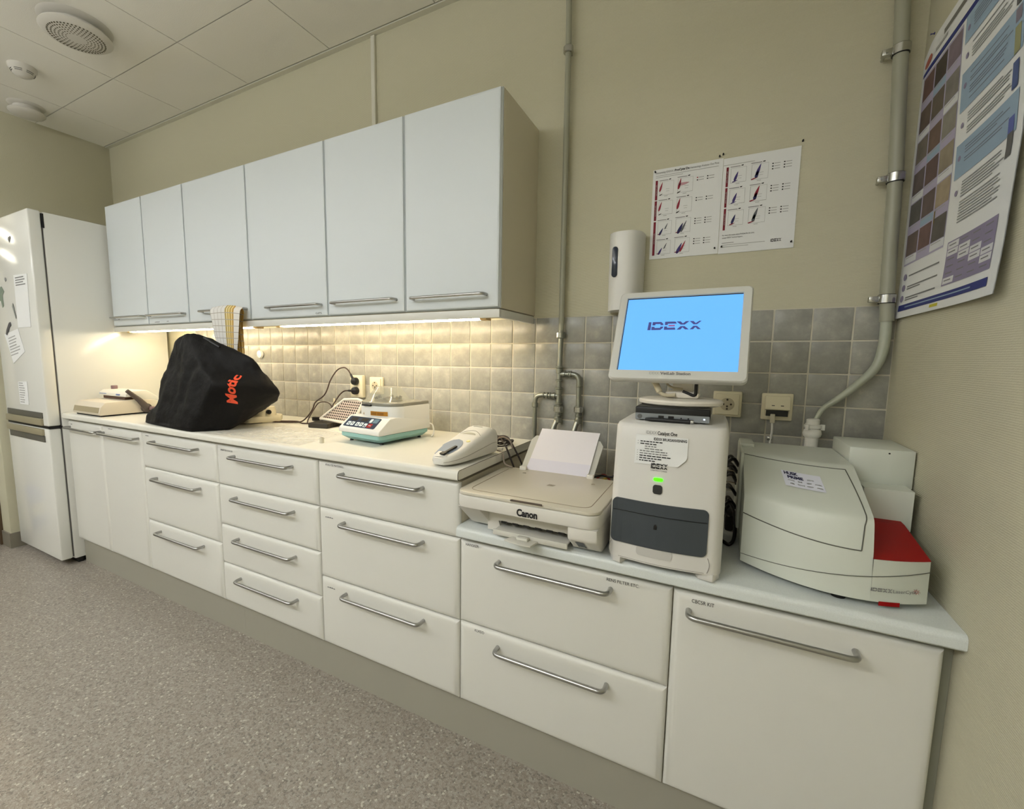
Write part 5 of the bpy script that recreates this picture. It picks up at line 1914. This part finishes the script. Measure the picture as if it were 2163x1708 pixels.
for lab, xa, xb, z0, z1, fn in (('left A4 sheet of the dot-plot poster pair above the monitor', 3.1515, 3.3635, 1.570, 1.866, pageL), ('right A4 sheet of the dot-plot poster pair, logo at lower corner', 3.3645, 3.570, 1.568, 1.863, pageR)):
    b = B(PAPER)
    b.box(xa, xb, -.0024, -.0006, z0, z1, PAPER)
    fn(b)
    o = b.build('poster_sheet')
    tag(rebase(o, ((xa+xb)/2, -.001, z0)), lab, 'poster')
def pin(x, y, z, ax, label, m=INK):
    b = B(m)
    b.lathe([(0, 0), (.0028, 0), (.0028, .0015), (.0012, .002), (.0012, .006), (.0022, .007), (.0022, .008), (0, .008)], (x, y, z), ax, m, 12)
    o = b.build('push_pin')
    tag(rebase(o, (x, y, z)), label, 'pin', None)
pin(3.158, -.0026, 1.859, (0, -1, 0), 'dark pin in the upper left corner of the left poster sheet')
pin(3.352, -.0005, 1.874, (0, -1, 0), 'left one of two dark pins above the gap between poster sheets')
pin(3.362, -.0005, 1.878, (0, -1, 0), 'right one of two dark pins above the gap between poster sheets')
pin(3.572, -.0005, 1.876, (0, -1, 0), 'dark pin in the wall above the right poster sheet corner')
pin(3.354, -.0026, 1.588, (0, -1, 0), 'dark pin near the lower right corner of left poster sheet')
pin(3.374, -.0026, 1.590, (0, -1, 0), 'dark pin near the lower left corner of right poster sheet')
pin(3.563, -.0026, 1.586, (0, -1, 0), 'dark pin near the lower right corner of right poster sheet')
pin(XR-.004, -.073, 2.052, (-1, 0, 0), 'blue pin at the top edge of the large wall poster', mat('pin_blue', (52, 50, 110), .4))

# large poster on the right wall
PY0, PY1, PZ0, PZ1 = -.012, -.578, 1.3415, 2.0447
def pm(u, v, k=0):
    """u: 0 at the back corner, 1 nearest the camera; v: 0 top, 1 bottom"""
    curl = .013*max(0, (u-.55)/.45)**2*(.35+.65*v)+.006*max(0, (v-.8)/.2)**2 + .002*math.sin(7*v+2*u)*u
    pinch = .012*max(0, .1-u)/.1*max(0, .12-v)/.12
    return (XR-.0026-curl-k, PY0+(PY1-PY0)*u*(.875+.125*min(1, 1.6*v)), PZ1+(PZ0-PZ1)*v-pinch*2.2+.0)
b = B(PAPER)
b.grid(lambda u, v: pm(u, v), 24, 32, PAPER)
b.grid(lambda u, v: pm(u, v, -.0012), 24, 32, PAPER)
def pr_(u0, u1, v0, v1, m, k=.0008, n=4):
    b.grid(lambda u, v: pm(u, v, k), max(1, int((u1-u0)*16)+1), max(1, int((v1-v0)*24)+1), m, u0=u0, u1=u1, v0=v0, v1=v1)
PBL = mat('poster_blue', (148, 170, 190), .7)
PDB = mat('poster_navy', (40, 50, 120), .6)
PLV = mat('poster_lavender', (172, 166, 190), .7)
PRP = mat('poster_purple', (140, 132, 158), .7)
pr_(.02, .985, .088, .106, PDB)
random.seed(21)
pr_(.25, .60, .030, .047, mat('poster_title', (120, 118, 112), .7))
pr_(.16, .30, .056, .068, INKL)
b.poly([pm(.075+.045*math.cos(2*PI*i/14), .062+.017*math.sin(2*PI*i/14), .0009) for i in range(14)], mat('poster_seal', (176, 98, 82), .7))
pcols = [(104, 70, 62), (62, 50, 42), (116, 96, 110), (92, 74, 62), (96, 82, 68), (118, 112, 104), (112, 100, 88), (108, 80, 66), (132, 126, 112), (96, 80, 78), (92, 66, 60), (142, 126, 102), (86, 84, 78), (98, 78, 74), (160, 140, 108), (104, 84, 78), (110, 76, 70), (84, 78, 70)]
pr_(.035, .475, .113, .80, PLV, .0006)
for r in range(6):
    for c_ in range(3):
        u0 = .04+.146*c_
        v0 = .123+.1125*r
        nm = 'poster_photo_%d' % (r*3+c_)
        pc_ = pcols[r*3+c_]
        m = mat(nm, tuple(int(.72*q+.28*sum(pc_)/3+8) for q in pc_), .6, noise=(26, .38))
        pr_(u0+.006, u0+.138, v0, v0+.079, m, .0010)
        pr_(u0+.012, u0+.11, v0+.085, v0+.088, INKL, .0010)
        if (r+c_) % 2:
            pr_(u0+.002, u0+.142, v0+.0815, v0+.108, mat('caption_white', (214, 216, 218), .7) if r % 2 else PBL, .0008)
pr_(.40-.06, .41-.06, .66, .70, mat('poster_olive', (120, 104, 40), .7), .0012)
bands = [(.106, .19, 1), (.19, .28, 0), (.28, .40, 1), (.40, .50, 0), (.50, .605, 1), (.605, .765, 0)]
for v0, v1, on in bands:
    if on:
        pr_(.50, .96, v0, v1, PBL)
    v = v0+.02
    nl = int((v1-v0-.03)/.0085)
    for i in range(nl):
        if random.random() < .13 or (v0 == .50 and i > 5):
            v += .0085
            continue
        pr_(.575, .575+random.uniform(.24, .33), v, v+.0032, mat('poster_text', (120, 126, 138), .8) if on else mat('poster_text_grey', (146, 146, 146), .8), .0011)
        v += .0085
    b.poly([pm(.533+.013*math.cos(2*PI*i/8), v0+.045+.009*math.sin(2*PI*i/8), .0011) for i in range(8)], PRP)
for i, (v0, v1, cc) in enumerate(((.06, .14, (120, 118, 120)), (.16, .21, (96, 108, 160)), (.215, .275, (88, 88, 90)), (.285, .32, (128, 120, 134)), (.33, .40, (150, 150, 112)), (.42, .49, (74, 92, 140)), (.56, .60, (84, 96, 160)), (.60, .66, (92, 92, 92)))):
    pr_(.905, .945, v0, v1, mat('bottle_print_%d' % i, cc, .6), .0013)
pr_(.52, .93, .795, .93, PRP, .0007)
for r in range(6):
    for c_ in range(4):
        u0, v0 = .525+.101*c_, .798+.0215*r
        if (r*3+c_*2) % 5 in (0, 3):
            pr_(u0+.002, u0+.096, v0+.001, v0+.02, mat('table_white', (214, 214, 216), .7), .0009)
        pr_(u0+.015, u0+.075, v0+.008, v0+.0115, INKG, .0012)
for k in range(3):
    vv = .845+.041*k
    b.poly([pm(.075+.022*math.cos(2*PI*i/10), vv+.013*math.sin(2*PI*i/10), .001) for i in range(10)], PRP)
    pr_(.12, .46, vv-.003, vv+.002, INKG)
    if k:
        pr_(.12, .28, vv+.006, vv+.010, INKG)
b.grid(lambda u, v: pm(u, v, .001), 14, 2, PDB, u0=.05, u1=.935, v0=.951, v1=.974)
pr_(.14, .80, .960, .964, PBL, .0014)
pr_(.44, .52, .979, .989, mat('poster_yellow', (196, 186, 60), .7))
o = b.build('wall_poster', auto=60)
tag(rebase(o, (XR-.003, -.28, PZ0)), 'large curling parasite chart poster with photo grid on the right wall', 'poster')
